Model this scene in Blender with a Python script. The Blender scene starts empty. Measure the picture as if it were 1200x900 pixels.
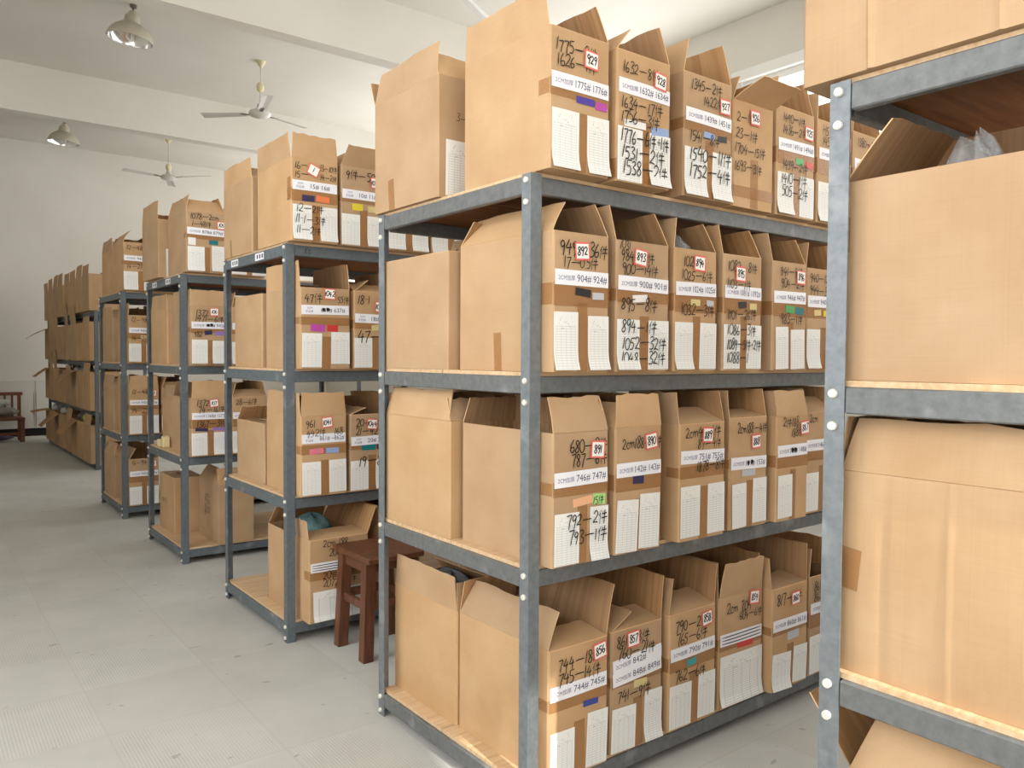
import bpy, math, random
from mathutils import Vector, Matrix

scene = bpy.context.scene
col = scene.collection
PI = math.pi

# ------------------------------------------------------------------ camera
cam_data = bpy.data.cameras.new('camera')
cam_data.sensor_width = 36.0
cam_data.lens = 923.4 / 1200 * 36.0
cam_data.clip_start = 0.05
cam = bpy.data.objects.new('camera', cam_data)
col.objects.link(cam)
_r = Vector((0.79219915, -0.61023485, 0.00582508))
_u = Vector((0.01605354, 0.03038051, 0.99940948))
_f = Vector((0.61005146, 0.79163783, -0.03386384))
cam.matrix_world = Matrix(((_r.x, _u.x, -_f.x, -1.49801491), (_r.y, _u.y, -_f.y, -1.85711627),
                           (_r.z, _u.z, -_f.z, 1.44334685), (0, 0, 0, 1)))
scene.camera = cam

# ------------------------------------------------------------------ light
scene.view_settings.view_transform = 'Standard'
scene.view_settings.look = 'None'
scene.view_settings.exposure = 0.0
scene.view_settings.gamma = 1.0
scene.view_settings.use_curve_mapping = False
world = bpy.data.worlds.new('world')
scene.world = world
world.use_nodes = True
bg = world.node_tree.nodes['Background']
bg.inputs[0].default_value = (0.93, 0.96, 1.0, 1)
bg.inputs[1].default_value = 2.5

# the room (metres)
XL, XR, YB, YF, ZC = -2.9, 5.7, -4.4, 14.05, 5.1


def area(name, loc, rot, sx, sy, power, color=(1, 0.97, 0.93)):
    l = bpy.data.lights.new(name, 'AREA')
    l.shape = 'RECTANGLE'
    l.size, l.size_y, l.energy, l.color = sx, sy, power, color
    o = bpy.data.objects.new(name, l)
    o.location, o.rotation_euler = loc, rot
    col.objects.link(o)
    return o


# daylight through the windows (behind the camera, on the left wall, on the right wall)
area('daylight_back', (-0.5, YB - 0.12, 2.55), (PI / 2, 0, 0), 4.4, 2.9, 165)
area('daylight_left', (XL - 0.12, -0.3, 2.55), (0, -PI / 2, 0), 2.9, 5.8, 132)
area('daylight_right', (XR + 0.14, 0.1, 3.4), (0, PI / 2 + .35, 0), 1.9, 6.6, 100)
area('daylight_right_far', (XR + 0.14, 8.6, 3.4), (0, PI / 2 + .6, 0), 1.9, 9.6, 250)
sun = bpy.data.lights.new('sun', 'SUN')
sun.energy, sun.angle, sun.color = 5.0, 0.012, (1, 0.96, 0.88)
sun_o = bpy.data.objects.new('sun', sun)
sun_o.rotation_euler = Vector((0.11, 1.0, -0.80)).to_track_quat('-Z', 'Y').to_euler()
sun_o.location = (0, -6, 8)
col.objects.link(sun_o)

# ------------------------------------------------------------------ materials
MATS = {}


def lin(c):
    return tuple((v / 255 / 12.92) if v / 255 <= 0.04045 else ((v / 255 + 0.055) / 1.055) ** 2.4 for v in c) + (1,)


def base_mat(name, rgb, rough=0.6, metal=0.0, spec=0.3):
    m = bpy.data.materials.new(name)
    m.use_nodes = True
    b = m.node_tree.nodes['Principled BSDF']
    b.inputs['Base Color'].default_value = lin(rgb)
    b.inputs['Roughness'].default_value = rough
    b.inputs['Metallic'].default_value = metal
    b.inputs['Specular IOR Level'].default_value = spec
    MATS[name] = m
    return m


class NT:
    def __init__(self, m):
        self.t = m.node_tree
        self.b = self.t.nodes['Principled BSDF']

    def n(self, kind, **kw):
        x = self.t.nodes.new(kind)
        for k, v in kw.items():
            setattr(x, k, v)
        return x

    def l(self, a, b):
        self.t.links.new(a, b)

    def math(self, op, a, b=None, c=None):
        x = self.n('ShaderNodeMath', operation=op)
        for i, v in enumerate((a, b, c)):
            if v is None:
                continue
            if isinstance(v, (int, float)):
                x.inputs[i].default_value = v
            else:
                self.l(v, x.inputs[i])
        return x.outputs[0]

    def mix(self, fac, a, b, blend='MIX'):
        x = self.n('ShaderNodeMix', data_type='RGBA', blend_type=blend)
        for i, v in ((0, fac), (6, a), (7, b)):
            if isinstance(v, (int, float, tuple)):
                x.inputs[i].default_value = v
            else:
                self.l(v, x.inputs[i])
        return x.outputs[2]

    def noise(self, vec, scale, detail=3.0, rough=0.5):
        x = self.n('ShaderNodeTexNoise')
        x.inputs['Scale'].default_value = scale
        x.inputs['Detail'].default_value = detail
        x.inputs['Roughness'].default_value = rough
        if vec is not None:
            self.l(vec, x.inputs['Vector'])
        return x.outputs['Fac']

    def ramp(self, fac, p0, p1, c0=(0, 0, 0, 1), c1=(1, 1, 1, 1)):
        x = self.n('ShaderNodeValToRGB')
        x.color_ramp.elements[0].position, x.color_ramp.elements[1].position = p0, p1
        x.color_ramp.elements[0].color, x.color_ramp.elements[1].color = c0, c1
        self.l(fac, x.inputs[0])
        return x.outputs[0]

    def mapping(self, src, scale):
        x = self.n('ShaderNodeMapping')
        x.inputs['Scale'].default_value = scale
        self.l(src, x.inputs['Vector'])
        return x.outputs[0]

    def bump(self, h, strength, dist=0.002):
        x = self.n('ShaderNodeBump')
        x.inputs['Strength'].default_value = strength
        x.inputs['Distance'].default_value = dist
        self.l(h, x.inputs['Height'])
        self.l(x.outputs[0], self.b.inputs['Normal'])


def cardboard(name, rgb_a, rgb_b, flute):
    m = base_mat(name, rgb_a, 0.72, 0, 0.25)
    k = NT(m)
    uv = k.n('ShaderNodeTexCoord').outputs['UV']
    rnd = k.n('ShaderNodeObjectInfo').outputs['Random']
    off = k.n('ShaderNodeVectorMath', operation='ADD')
    k.l(uv, off.inputs[0])
    sc = k.n('ShaderNodeCombineXYZ')
    k.l(k.math('MULTIPLY', rnd, 37.0), sc.inputs[0])
    k.l(k.math('MULTIPLY', rnd, 19.0), sc.inputs[1])
    k.l(sc.outputs[0], off.inputs[1])
    p = off.outputs[0]
    blotch = k.noise(p, 5.0, 4.0)
    streak_h = k.noise(k.mapping(p, (6, 240, 1)), 1.0, 2.0)
    streak_v = k.noise(k.mapping(p, (260 if flute < 0.3 else 55, 1.2, 1)), 1.0, 1.0)
    c = k.mix(k.ramp(blotch, 0.3, 0.7), lin(rgb_a), lin(rgb_b))
    c = k.mix(k.math('MULTIPLY', streak_h, 0.16), c, lin((150, 108, 66)))
    if flute > 0.3:
        streak_v = k.ramp(streak_v, 0.38, 0.62)
    c = k.mix(k.math('MULTIPLY', streak_v, flute * (0.55 if flute > 0.3 else 1)), c, lin((140, 98, 58)))
    # each carton its own tone
    hsv = k.n('ShaderNodeHueSaturation')
    k.l(k.math('ADD', k.math('MULTIPLY', rnd, 0.18), 0.87), hsv.inputs['Value'])
    k.l(k.math('ADD', k.math('MULTIPLY', rnd, 0.10), 0.93), hsv.inputs['Saturation'])
    k.l(c, hsv.inputs['Color'])
    k.l(hsv.outputs[0], k.b.inputs['Base Color'])
    k.bump(k.math('ADD', k.math('MULTIPLY', streak_v, 0.6), blotch), 0.25, 0.002)
    return m


cardboard('cardboard', (204, 171, 132), (191, 156, 116), 0.10)
cardboard('cardboard_inner', (190, 152, 110), (172, 132, 90), 0.8)
base_mat('cardboard_edge', (222, 184, 140), 0.8)


def steel(name, a, b, rough, metal):
    m = base_mat(name, a, rough, metal, 0.45)
    k = NT(m)
    oc = k.n('ShaderNodeTexCoord').outputs['Object']
    n1 = k.noise(oc, 38.0, 5.0, 0.65)
    n2 = k.noise(oc, 7.0, 3.0)
    n3 = k.noise(k.mapping(oc, (9, 9, 60)), 1.0, 3.0)
    c = k.mix(k.ramp(n1, 0.35, 0.7), lin(a), lin(b))
    c = k.mix(k.math('MULTIPLY', k.ramp(n2, 0.62, 0.70), 0.2), c, lin((196, 200, 200)))
    c = k.mix(k.math('MULTIPLY', k.ramp(n3, 0.66, 0.74), 0.30), c, lin((92, 80, 66)))
    k.l(c, k.b.inputs['Base Color'])
    k.l(k.math('ADD', k.math('MULTIPLY', n1, 0.25), rough - 0.1), k.b.inputs['Roughness'])
    k.bump(n1, 0.12, 0.001)


steel('galvanised_steel', (128, 134, 138), (110, 117, 122), 0.42, 0.3)
steel('beam_steel', (116, 119, 119), (98, 101, 102), 0.45, 0.2)
steel('painted_steel', (104, 113, 119), (90, 99, 105), 0.48, 0.15)
base_mat('bolt_zinc', (226, 224, 214), 0.35, 0.25, 0.5)


def wood(name, a, b, rough, scale):
    m = base_mat(name, a, rough, 0, 0.35)
    k = NT(m)
    oc = k.n('ShaderNodeTexCoord').outputs['Object']
    g = k.noise(k.mapping(oc, scale), 1.0, 4.0, 0.6)
    n = k.noise(oc, 6.0, 3.0)
    c = k.mix(k.ramp(g, 0.3, 0.72), lin(a), lin(b))
    c = k.mix(k.math('MULTIPLY', n, 0.25), c, lin(b))
    k.l(c, k.b.inputs['Base Color'])
    k.bump(g, 0.2, 0.001)


wood('plywood', (226, 200, 164), (196, 160, 118), 0.7, (4, 60, 60))
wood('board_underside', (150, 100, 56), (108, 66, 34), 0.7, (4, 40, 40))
wood('dark_wood', (122, 78, 54), (78, 46, 32), 0.42, (40, 40, 5))
wood('bench_wood', (134, 86, 52), (92, 54, 32), 0.45, (5, 50, 50))

m = base_mat('wall_paint', (222, 219, 211), 0.85, 0, 0.2)
k = NT(m)
oc = k.n('ShaderNodeTexCoord').outputs['Object']
k.l(k.mix(k.ramp(k.noise(oc, 0.9, 4.0), 0.3, 0.75), lin((224, 221, 213)), lin((214, 210, 200))), k.b.inputs['Base Color'])
base_mat('white_board', (224, 224, 222), 0.55)
base_mat('window_frame_paint', (236, 236, 232), 0.4, 0, 0.5)
base_mat('gap_shade', (38, 36, 34), 0.8)  # near-black colour standing in for shade under the cupboard
m = base_mat('window_glass', (255, 255, 255), 0.02)
k = NT(m)
tr, gl, mx = k.n('ShaderNodeBsdfTransparent'), k.n('ShaderNodeBsdfGlossy'), k.n('ShaderNodeMixShader')
gl.inputs['Roughness'].default_value = 0.02
mx.inputs[0].default_value = 0.06
k.l(tr.outputs[0], mx.inputs[1]); k.l(gl.outputs[0], mx.inputs[2])
k.l(mx.outputs[0], k.t.nodes['Material Output'].inputs['Surface'])

# floor: ribbed cement tiles, 0.5 m, rib direction alternating from tile to tile
m = base_mat('ribbed_cement_tile', (196, 196, 192), 0.7, 0, 0.3)
k = NT(m)
oc = k.n('ShaderNodeTexCoord').outputs['Object']
sep = k.n('ShaderNodeSeparateXYZ')
k.l(oc, sep.inputs[0])
tx = k.math('DIVIDE', k.math('ADD', sep.outputs[0], 0.91), 0.5)
ty = k.math('DIVIDE', k.math('SUBTRACT', sep.outputs[1], 1.40), 0.5)
ix, iy = k.math('FLOOR', tx), k.math('FLOOR', ty)
fx, fy = k.math('SUBTRACT', tx, ix), k.math('SUBTRACT', ty, iy)
par = k.math('ABSOLUTE', k.math('MODULO', k.math('ADD', ix, iy), 2.0))
ribx = k.math('SINE', k.math('MULTIPLY', sep.outputs[0], 2 * PI / 0.0115))
riby = k.math('SINE', k.math('MULTIPLY', sep.outputs[1], 2 * PI / 0.0115))
rib = k.math('ADD', k.math('MULTIPLY', ribx, par), k.math('MULTIPLY', riby, k.math('SUBTRACT', 1.0, par)))
edge = k.math('MINIMUM', k.math('MINIMUM', fx, k.math('SUBTRACT', 1.0, fx)), k.math('MINIMUM', fy, k.math('SUBTRACT', 1.0, fy)))
joint = k.math('LESS_THAN', edge, 0.007)
border = k.math('GREATER_THAN', edge, 0.03)
wear = k.noise(oc, 2.2, 5.0, 0.6)
ribw = k.math('MULTIPLY', k.math('MULTIPLY', rib, border), k.math('SUBTRACT', 1.0, k.math('MULTIPLY', k.ramp(wear, 0.42, 0.64), 0.7)))
cell = k.n('ShaderNodeTexWhiteNoise', noise_dimensions='2D')
cv = k.n('ShaderNodeCombineXYZ')
k.l(ix, cv.inputs[0]); k.l(iy, cv.inputs[1])
k.l(cv.outputs[0], cell.inputs['Vector'])
c = k.mix(k.ramp(wear, 0.3, 0.7), lin((190, 191, 186)), lin((208, 208, 203)))
c = k.mix(k.math('MULTIPLY', cell.outputs['Value'], 0.35), c, lin((180, 178, 170)))
c = k.mix(k.math('MULTIPLY', k.math('ADD', k.math('MULTIPLY', ribw, 0.5), 0.5), 0.34), c, lin((150, 147, 139)))
spots = k.ramp(k.noise(k.mapping(oc, (9, 16, 1)), 1.0, 2.0), 0.70, 0.73)
c = k.mix(k.math('MULTIPLY', spots, 0.5), c, lin((120, 118, 112)))
c = k.mix(k.math('MULTIPLY', joint, 0.3), c, lin((172, 168, 158)))
k.l(c, k.b.inputs['Base Color'])
k.bump(k.math('SUBTRACT', ribw, k.math('MULTIPLY', joint, 2.0)), 0.22, 0.0012)

# papers and print
m = base_mat('tally_sheet', (238, 238, 234), 0.75)
k = NT(m)
uv = k.n('ShaderNodeTexCoord').outputs['UV']
sep = k.n('ShaderNodeSeparateXYZ')
k.l(uv, sep.inputs[0])
U, V = sep.outputs[0], sep.outputs[1]


def lines(coord, count, width):
    fr = k.math('FRACT', k.math('MULTIPLY', coord, count))
    return k.math('LESS_THAN', k.math('ABSOLUTE', k.math('SUBTRACT', fr, 0.5)), width)


grid = k.math('MAXIMUM', lines(V, 22.0, 0.09), lines(U, 5.0, 0.03))
inside = k.math('MULTIPLY', k.math('LESS_THAN', V, 0.76), k.math('MULTIPLY', k.math('GREATER_THAN', U, 0.09), k.math('LESS_THAN', U, 0.91)))
grid = k.math('MULTIPLY', grid, inside)
head = k.math('GREATER_THAN', k.noise(k.mapping(uv, (16, 26, 1)), 1.0, 3.0), 0.60)
headband = k.math('MULTIPLY', k.math('GREATER_THAN', V, 0.70), k.math('LESS_THAN', V, 0.93))
headband = k.math('MULTIPLY', headband, k.math('MULTIPLY', k.math('GREATER_THAN', U, 0.2), k.math('LESS_THAN', U, 0.82)))
head = k.math('MULTIPLY', head, headband)
c = k.mix(k.math('MULTIPLY', grid, 0.45), lin((236, 236, 232)), lin((140, 150, 164)))
c = k.mix(k.math('MULTIPLY', head, 0.40), c, lin((120, 124, 134)))
k.l(c, k.b.inputs['Base Color'])

base_mat('label_paper', (240, 240, 246), 0.6)
base_mat('sticker_white', (246, 244, 240), 0.5)
base_mat('sticker_red', (228, 112, 100), 0.5)
base_mat('print_ink', (70, 74, 104), 0.6)
base_mat('print_ink_pale', (120, 122, 150), 0.6)
base_mat('marker_ink', (34, 28, 24), 0.5)
m = base_mat('packing_tape', (176, 122, 66), 0.22, 0, 0.5)
m.node_tree.nodes['Principled BSDF'].inputs['Alpha'].default_value = 0.48
m = base_mat('plastic_film', (225, 232, 235), 0.12, 0, 0.8)
m.node_tree.nodes['Principled BSDF'].inputs['Alpha'].default_value = 0.28
k = NT(m)
k.bump(k.noise(k.n('ShaderNodeTexCoord').outputs['Object'], 26.0, 4.0, 0.7), 1.0, 0.02)
m = base_mat('teal_film', (120, 168, 172), 0.15, 0, 0.8)
m.node_tree.nodes['Principled BSDF'].inputs['Alpha'].default_value = 0.75
k = NT(m)
k.bump(k.noise(k.n('ShaderNodeTexCoord').outputs['Object'], 26.0, 4.0, 0.7), 1.0, 0.02)
for nm, c in (('bag_white', (206, 206, 204)), ('bag_grey', (112, 114, 118)), ('bag_lime', (196, 214, 44)),
              ('bag_blue', (158, 182, 190)), ('bag_pink', (196, 150, 146)), ('foam_cream', (222, 206, 160)),
              ('cushion_grey', (150, 146, 140)), ('cloth_purple', (96, 82, 104))):
    base_mat(nm, c, 0.55)
for nm, c in (('purple', (84, 66, 160)), ('magenta', (186, 80, 168)), ('black', (48, 46, 48)), ('grey', (192, 194, 200)),
              ('blue', (62, 76, 150)), ('teal', (62, 160, 166)), ('yellow', (226, 206, 60)), ('cream', (214, 196, 140)),
              ('green', (84, 164, 96)), ('red', (206, 66, 62)), ('orange', (232, 130, 84)), ('pink', (226, 128, 150)),
              ('white', (236, 234, 232)), ('lime', (176, 226, 140)), ('peach', (236, 180, 140)), ('navy', (58, 54, 92)),
              ('paleblue', (150, 172, 214)), ('darkteal', (34, 120, 128)), ('violet', (150, 120, 190))):
    base_mat('sticker_' + nm + '_film' if nm in ('white', 'red') else 'film_' + nm, c, 0.35)
base_mat('fan_enamel', (206, 203, 196), 0.35, 0, 0.5)
base_mat('cream_plastic', (222, 212, 176), 0.45)
base_mat('lamp_enamel', (196, 190, 172), 0.45, 0, 0.4)
base_mat('lamp_reflector', (222, 222, 222), 0.18, 0.9)
base_mat('lamp_tube', (240, 238, 232), 0.3)
base_mat('rod_metal', (120, 116, 108), 0.4, 0.6)


# ------------------------------------------------------------------ mesh helpers
class MB:
    def __init__(self):
        self.v, self.f, self.mi, self.uv = [], [], [], []

    def vert(self, p):
        self.v.append(tuple(p))
        return len(self.v) - 1

    def face(self, idx, mi=0, uv=None):
        self.f.append(tuple(idx)); self.mi.append(mi); self.uv.append(uv)

    def quad(self, a, b, c, d, mi=0, uv=None):
        i = [self.vert(p) for p in (a, b, c, d)]
        self.face(i, mi, uv)

    def box(self, lo, hi, mi=0, bev=0.0):
        (x0, y0, z0), (x1, y1, z1) = lo, hi
        b = min(bev, (x1 - x0) * .45, (y1 - y0) * .45, (z1 - z0) * .45)
        if b <= 0:
            P = [self.vert((x, y, z)) for z in (z0, z1) for y in (y0, y1) for x in (x0, x1)]
            for q in ((0, 2, 3, 1), (4, 5, 7, 6), (0, 1, 5, 4), (2, 6, 7, 3), (0, 4, 6, 2), (1, 3, 7, 5)):
                self.face([P[i] for i in q], mi)
            return
        # chamfered box: 24 verts
        V = {}
        for sx in (0, 1):
            for sy in (0, 1):
                for sz in (0, 1):
                    X, Y, Z = (x0, x1)[sx], (y0, y1)[sy], (z0, z1)[sz]
                    dx, dy, dz = (b, -b)[sx], (b, -b)[sy], (b, -b)[sz]
                    V[sx, sy, sz, 'x'] = self.vert((X, Y + dy, Z + dz))
                    V[sx, sy, sz, 'y'] = self.vert((X + dx, Y, Z + dz))
                    V[sx, sy, sz, 'z'] = self.vert((X + dx, Y + dy, Z))
        for s in (0, 1):
            o = [(0, 0), (1, 0), (1, 1), (0, 1)]
            fx = [V[s, a, c, 'x'] for a, c in o]
            fy = [V[a, s, c, 'y'] for a, c in o]
            fz = [V[a, c, s, 'z'] for a, c in o]
            self.face(fx if s else fx[::-1], mi)
            self.face(fy[::-1] if s else fy, mi)
            self.face(fz if s else fz[::-1], mi)
        for a in (0, 1):
            for c in (0, 1):
                self.face([V[a, c, 0, 'x'], V[a, c, 1, 'x'], V[a, c, 1, 'y'], V[a, c, 0, 'y']], mi)
                self.face([V[a, 0, c, 'x'], V[a, 1, c, 'x'], V[a, 1, c, 'z'], V[a, 0, c, 'z']], mi)
                self.face([V[0, a, c, 'y'], V[1, a, c, 'y'], V[1, a, c, 'z'], V[0, a, c, 'z']], mi)
        for sx in (0, 1):
            for sy in (0, 1):
                for sz in (0, 1):
                    self.face([V[sx, sy, sz, q] for q in 'xyz'], mi)

    def lathe(self, prof, seg=24, mi=0, M=None, cap=True):
        M = M or Matrix()
        rings = []
        for r, z in prof:
            rings.append([self.vert(M @ Vector((r * math.cos(2 * PI * i / seg), r * math.sin(2 * PI * i / seg), z))) for i in range(seg)])
        for a, b in zip(rings, rings[1:]):
            for i in range(seg):
                j = (i + 1) % seg
                self.face((a[i], a[j], b[j], b[i]), mi)
        if cap:
            self.face(rings[0][::-1], mi); self.face(rings[-1], mi)

    def tube(self, pts, r, seg=8, mi=0):
        pts = [Vector(p) for p in pts]
        rings = []
        for i, p in enumerate(pts):
            t = (pts[min(i + 1, len(pts) - 1)] - pts[max(i - 1, 0)]).normalized()
            a = t.orthogonal().normalized()
            b = t.cross(a)
            rings.append([self.vert(p + (a * math.cos(2 * PI * q / seg) + b * math.sin(2 * PI * q / seg)) * r) for q in range(seg)])
        for a, b in zip(rings, rings[1:]):
            for i in range(seg):
                j = (i + 1) % seg
                self.face((a[i], a[j], b[j], b[i]), mi)
        self.face(rings[0][::-1], mi); self.face(rings[-1], mi)

    def mesh(self, name, mats):
        me = bpy.data.meshes.new(name)
        me.from_pydata(self.v, [], self.f)
        for x in mats:
            me.materials.append(MATS[x])
        me.polygons.foreach_set('material_index', self.mi)
        if any(u is not None for u in self.uv):
            L = me.uv_layers.new(name='UVMap')
            li = 0
            for p, u in zip(me.polygons, self.uv):
                for kk, lidx in enumerate(p.loop_indices):
                    L.data[lidx].uv = u[kk] if u is not None else (0, 0)
        return me


def obj(name, mb, mats, parent=None, smooth=False, fix=True):
    if isinstance(mats, str):
        mats = [mats]
    me = mb.mesh(name, mats)
    if fix:
        import bmesh
        bm = bmesh.new(); bm.from_mesh(me)
        bmesh.ops.recalc_face_normals(bm, faces=bm.faces)
        bm.to_mesh(me); bm.free()
    if smooth:
        me.polygons.foreach_set('use_smooth', [True] * len(me.polygons))
        try:
            me.set_sharp_from_angle(angle=math.radians(smooth if smooth is not True else 40))
        except Exception:
            pass
    o = bpy.data.objects.new(name, me)
    col.objects.link(o)
    if parent is not None:
        o.parent = parent
    return o


def thing(name, label, cat, loc=(0, 0, 0), rotz=0.0, group=None):
    o = bpy.data.objects.new(name, None)
    o.empty_display_size = 0.1
    col.objects.link(o)
    o.location, o.rotation_euler = loc, (0, 0, rotz)
    o['label'], o['category'] = label, cat
    if group:
        o['group'] = group
    return o


def tag(o, label, cat, group=None):
    o['label'], o['category'] = label, cat
    if group:
        o['group'] = group
    return o


def struct(name, mb, mats):
    o = obj(name, mb, mats)
    o['kind'] = 'structure'
    return o


# ------------------------------------------------------------------ the room
T = 0.2
b = MB(); b.box((XL - T, YB - T, -0.12), (XR + T, YF + T, 0.0)); struct('floor', b, 'ribbed_cement_tile')
b = MB(); b.box((XL - T, YB - T, ZC), (XR + T, YF + T, ZC + 0.15)); struct('ceiling', b, 'wall_paint')
b = MB(); b.box((XL - T, YF, 0), (XR + T, YF + T, ZC)); struct('wall_far', b, 'wall_paint')


def wall_with_openings(name, axis, at, thick, lo, hi, ops, z_lo, z_hi):
    """wall across `axis` position with window openings [(a0, a1)] between z_lo and z_hi"""
    b = MB()

    def seg(a0, a1, z0, z1):
        if axis == 'x':
            b.box((min(at, at + thick), a0, z0), (max(at, at + thick), a1, z1))
        else:
            b.box((a0, min(at, at + thick), z0), (a1, max(at, at + thick), z1))
    seg(lo, hi, 0, z_lo); seg(lo, hi, z_hi, ZC)
    cur = lo
    for a0, a1 in ops:
        seg(cur, a0, z_lo, z_hi); cur = a1
    seg(cur, hi, z_lo, z_hi)
    return struct(name, b, 'wall_paint')


wall_with_openings('wall_right', 'x', XR, T, YB, YF, [(-3.2, 0.0), (0.3, 3.46), (3.8, 8.4), (8.8, 13.4)], 2.4, 4.42)
wall_with_openings('wall_left', 'x', XL, -T, YB, YF, [(-3.2, -0.4), (0.0, 2.6)], 1.0, 4.1)
wall_with_openings('wall_back', 'y', YB, -T, XL, XR, [(-2.7, 1.7)], 1.0, 4.1)


def window(name, axis, at, a0, a1, z0, z1, sign, panes=2):
    """frame, mullions and glass inside an opening; `sign` points into the room"""
    fr, gl = MB(), MB()
    w, dpt = 0.07, 0.06

    def bx(mb, p0, p1, q0, q1, d0, d1):
        lo_, hi_ = min(at + d0 * sign, at + d1 * sign), max(at + d0 * sign, at + d1 * sign)
        if axis == 'x':
            mb.box((lo_, p0, q0), (hi_, p1, q1))
        else:
            mb.box((p0, lo_, q0), (p1, hi_, q1))
    bx(fr, a0, a1, z0, z0 + w, -0.09, -0.03); bx(fr, a0, a1, z1 - w, z1, -0.09, -0.03)
    zt = z0 + (z1 - z0) * 0.68
    bx(fr, a0, a1, zt, zt + w * .8, -0.09, -0.03)
    for i in range(panes + 1):
        c = a0 + (a1 - a0) * i / panes
        c0 = min(max(c - w / 2, a0), a1 - w)
        bx(fr, c0, c0 + w, z0, z1, -0.085, -0.035)
    o = struct(name, fr, 'window_frame_paint')
    bx(gl, a0, a1, z0, z1, -0.064, -0.058)
    g = obj('pane', gl, 'window_glass', o)
    # inside casing along the top and a sill
    tr_ = MB()
    bx(tr_, a0 - 0.1, a1 + 0.1, z1, z1 + 0.11, 0.0, 0.05)
    obj('casing', tr_, 'window_frame_paint', o)
    s = MB()
    bx(s, a0 - 0.05, a1 + 0.05, z0 - 0.04, z0, 0.0, 0.12)
    obj('sill', s, 'window_frame_paint', o)
    return o


window('window_1', 'x', XR, 0.3, 3.46, 2.4, 4.42, -1, 3)
window('window_2', 'x', XR, -3.2, 0.0, 2.4, 4.42, -1, 3)
window('window_3', 'x', XL, -3.2, -0.4, 1.0, 4.1, 1)
window('window_4', 'x', XL, 0.0, 2.6, 1.0, 4.1, 1)
window('window_5', 'x', XR, 3.8, 8.4, 2.4, 4.42, -1, 4)
window('window_6', 'x', XR, 8.8, 13.4, 2.4, 4.42, -1, 4)
w7 = window('window_7', 'y', YB, -2.7, 1.7, 1.0, 4.1, 1, 1)
for x0, x1 in ((-2.7, -0.56), (-0.31, 1.7)):      # unseen panels added to block the sun, except for a narrow strip
    b = MB(); b.box((x0, YB - .175, 1.0), (x1, YB - .170, 4.1)); obj('sun_blocker', b, 'window_frame_paint', w7)

# ceiling beams across the room
for i, (y0, y1) in enumerate(((1.08, 1.28), (5.47, 5.67), (9.85, 10.06))):
    b = MB(); b.box((XL, y0, 4.5), (XR, y1, ZC)); o = struct('trim_%d' % (i + 1), b, 'wall_paint')
b = MB(); b.box((XL, YF - 0.32, 0), (0.5, YF - 0.02, 0.035)); struct('trim_4', b, 'wall_paint')

# ------------------------------------------------------------------ lettering
_text_cache = {}


def text_geo(s):
    if s in _text_cache:
        return _text_cache[s]
    c = bpy.data.curves.new('lettering', 'FONT')
    c.body = s
    c.resolution_u = 2
    o = bpy.data.objects.new('lettering', c)
    col.objects.link(o)
    bpy.context.view_layer.update()
    me = o.evaluated_get(bpy.context.evaluated_depsgraph_get()).to_mesh()
    V = [(v.co.x, v.co.y) for v in me.vertices]
    F = [tuple(p.vertices) for p in me.polygons]
    o.to_mesh_clear() if hasattr(o, 'to_mesh_clear') else None
    bpy.data.objects.remove(o)
    bpy.data.curves.remove(c)
    if V:
        x0 = min(v[0] for v in V); x1 = max(v[0] for v in V)
        V = [(v[0] - x0, v[1]) for v in V]
        w = x1 - x0
    else:
        w = 0
    _text_cache[s] = (V, F, w)
    return _text_cache[s]


def print_text(mb, s, u, v, h, P, mi, wmax=None, off=0.0):
    """printed text with digit height h, left end u, baseline v, through surface map P(u, v, off)"""
    V, F, w = text_geo(s)
    k_ = h / 0.70
    kx = k_ if not wmax or w * k_ <= wmax else wmax / w
    base = len(mb.v)
    for x, y in V:
        mb.vert(P(u + x * kx, v + y * k_, off))
    for f in F:
        mb.face([base + i for i in f], mi)
    return w * kx


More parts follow.
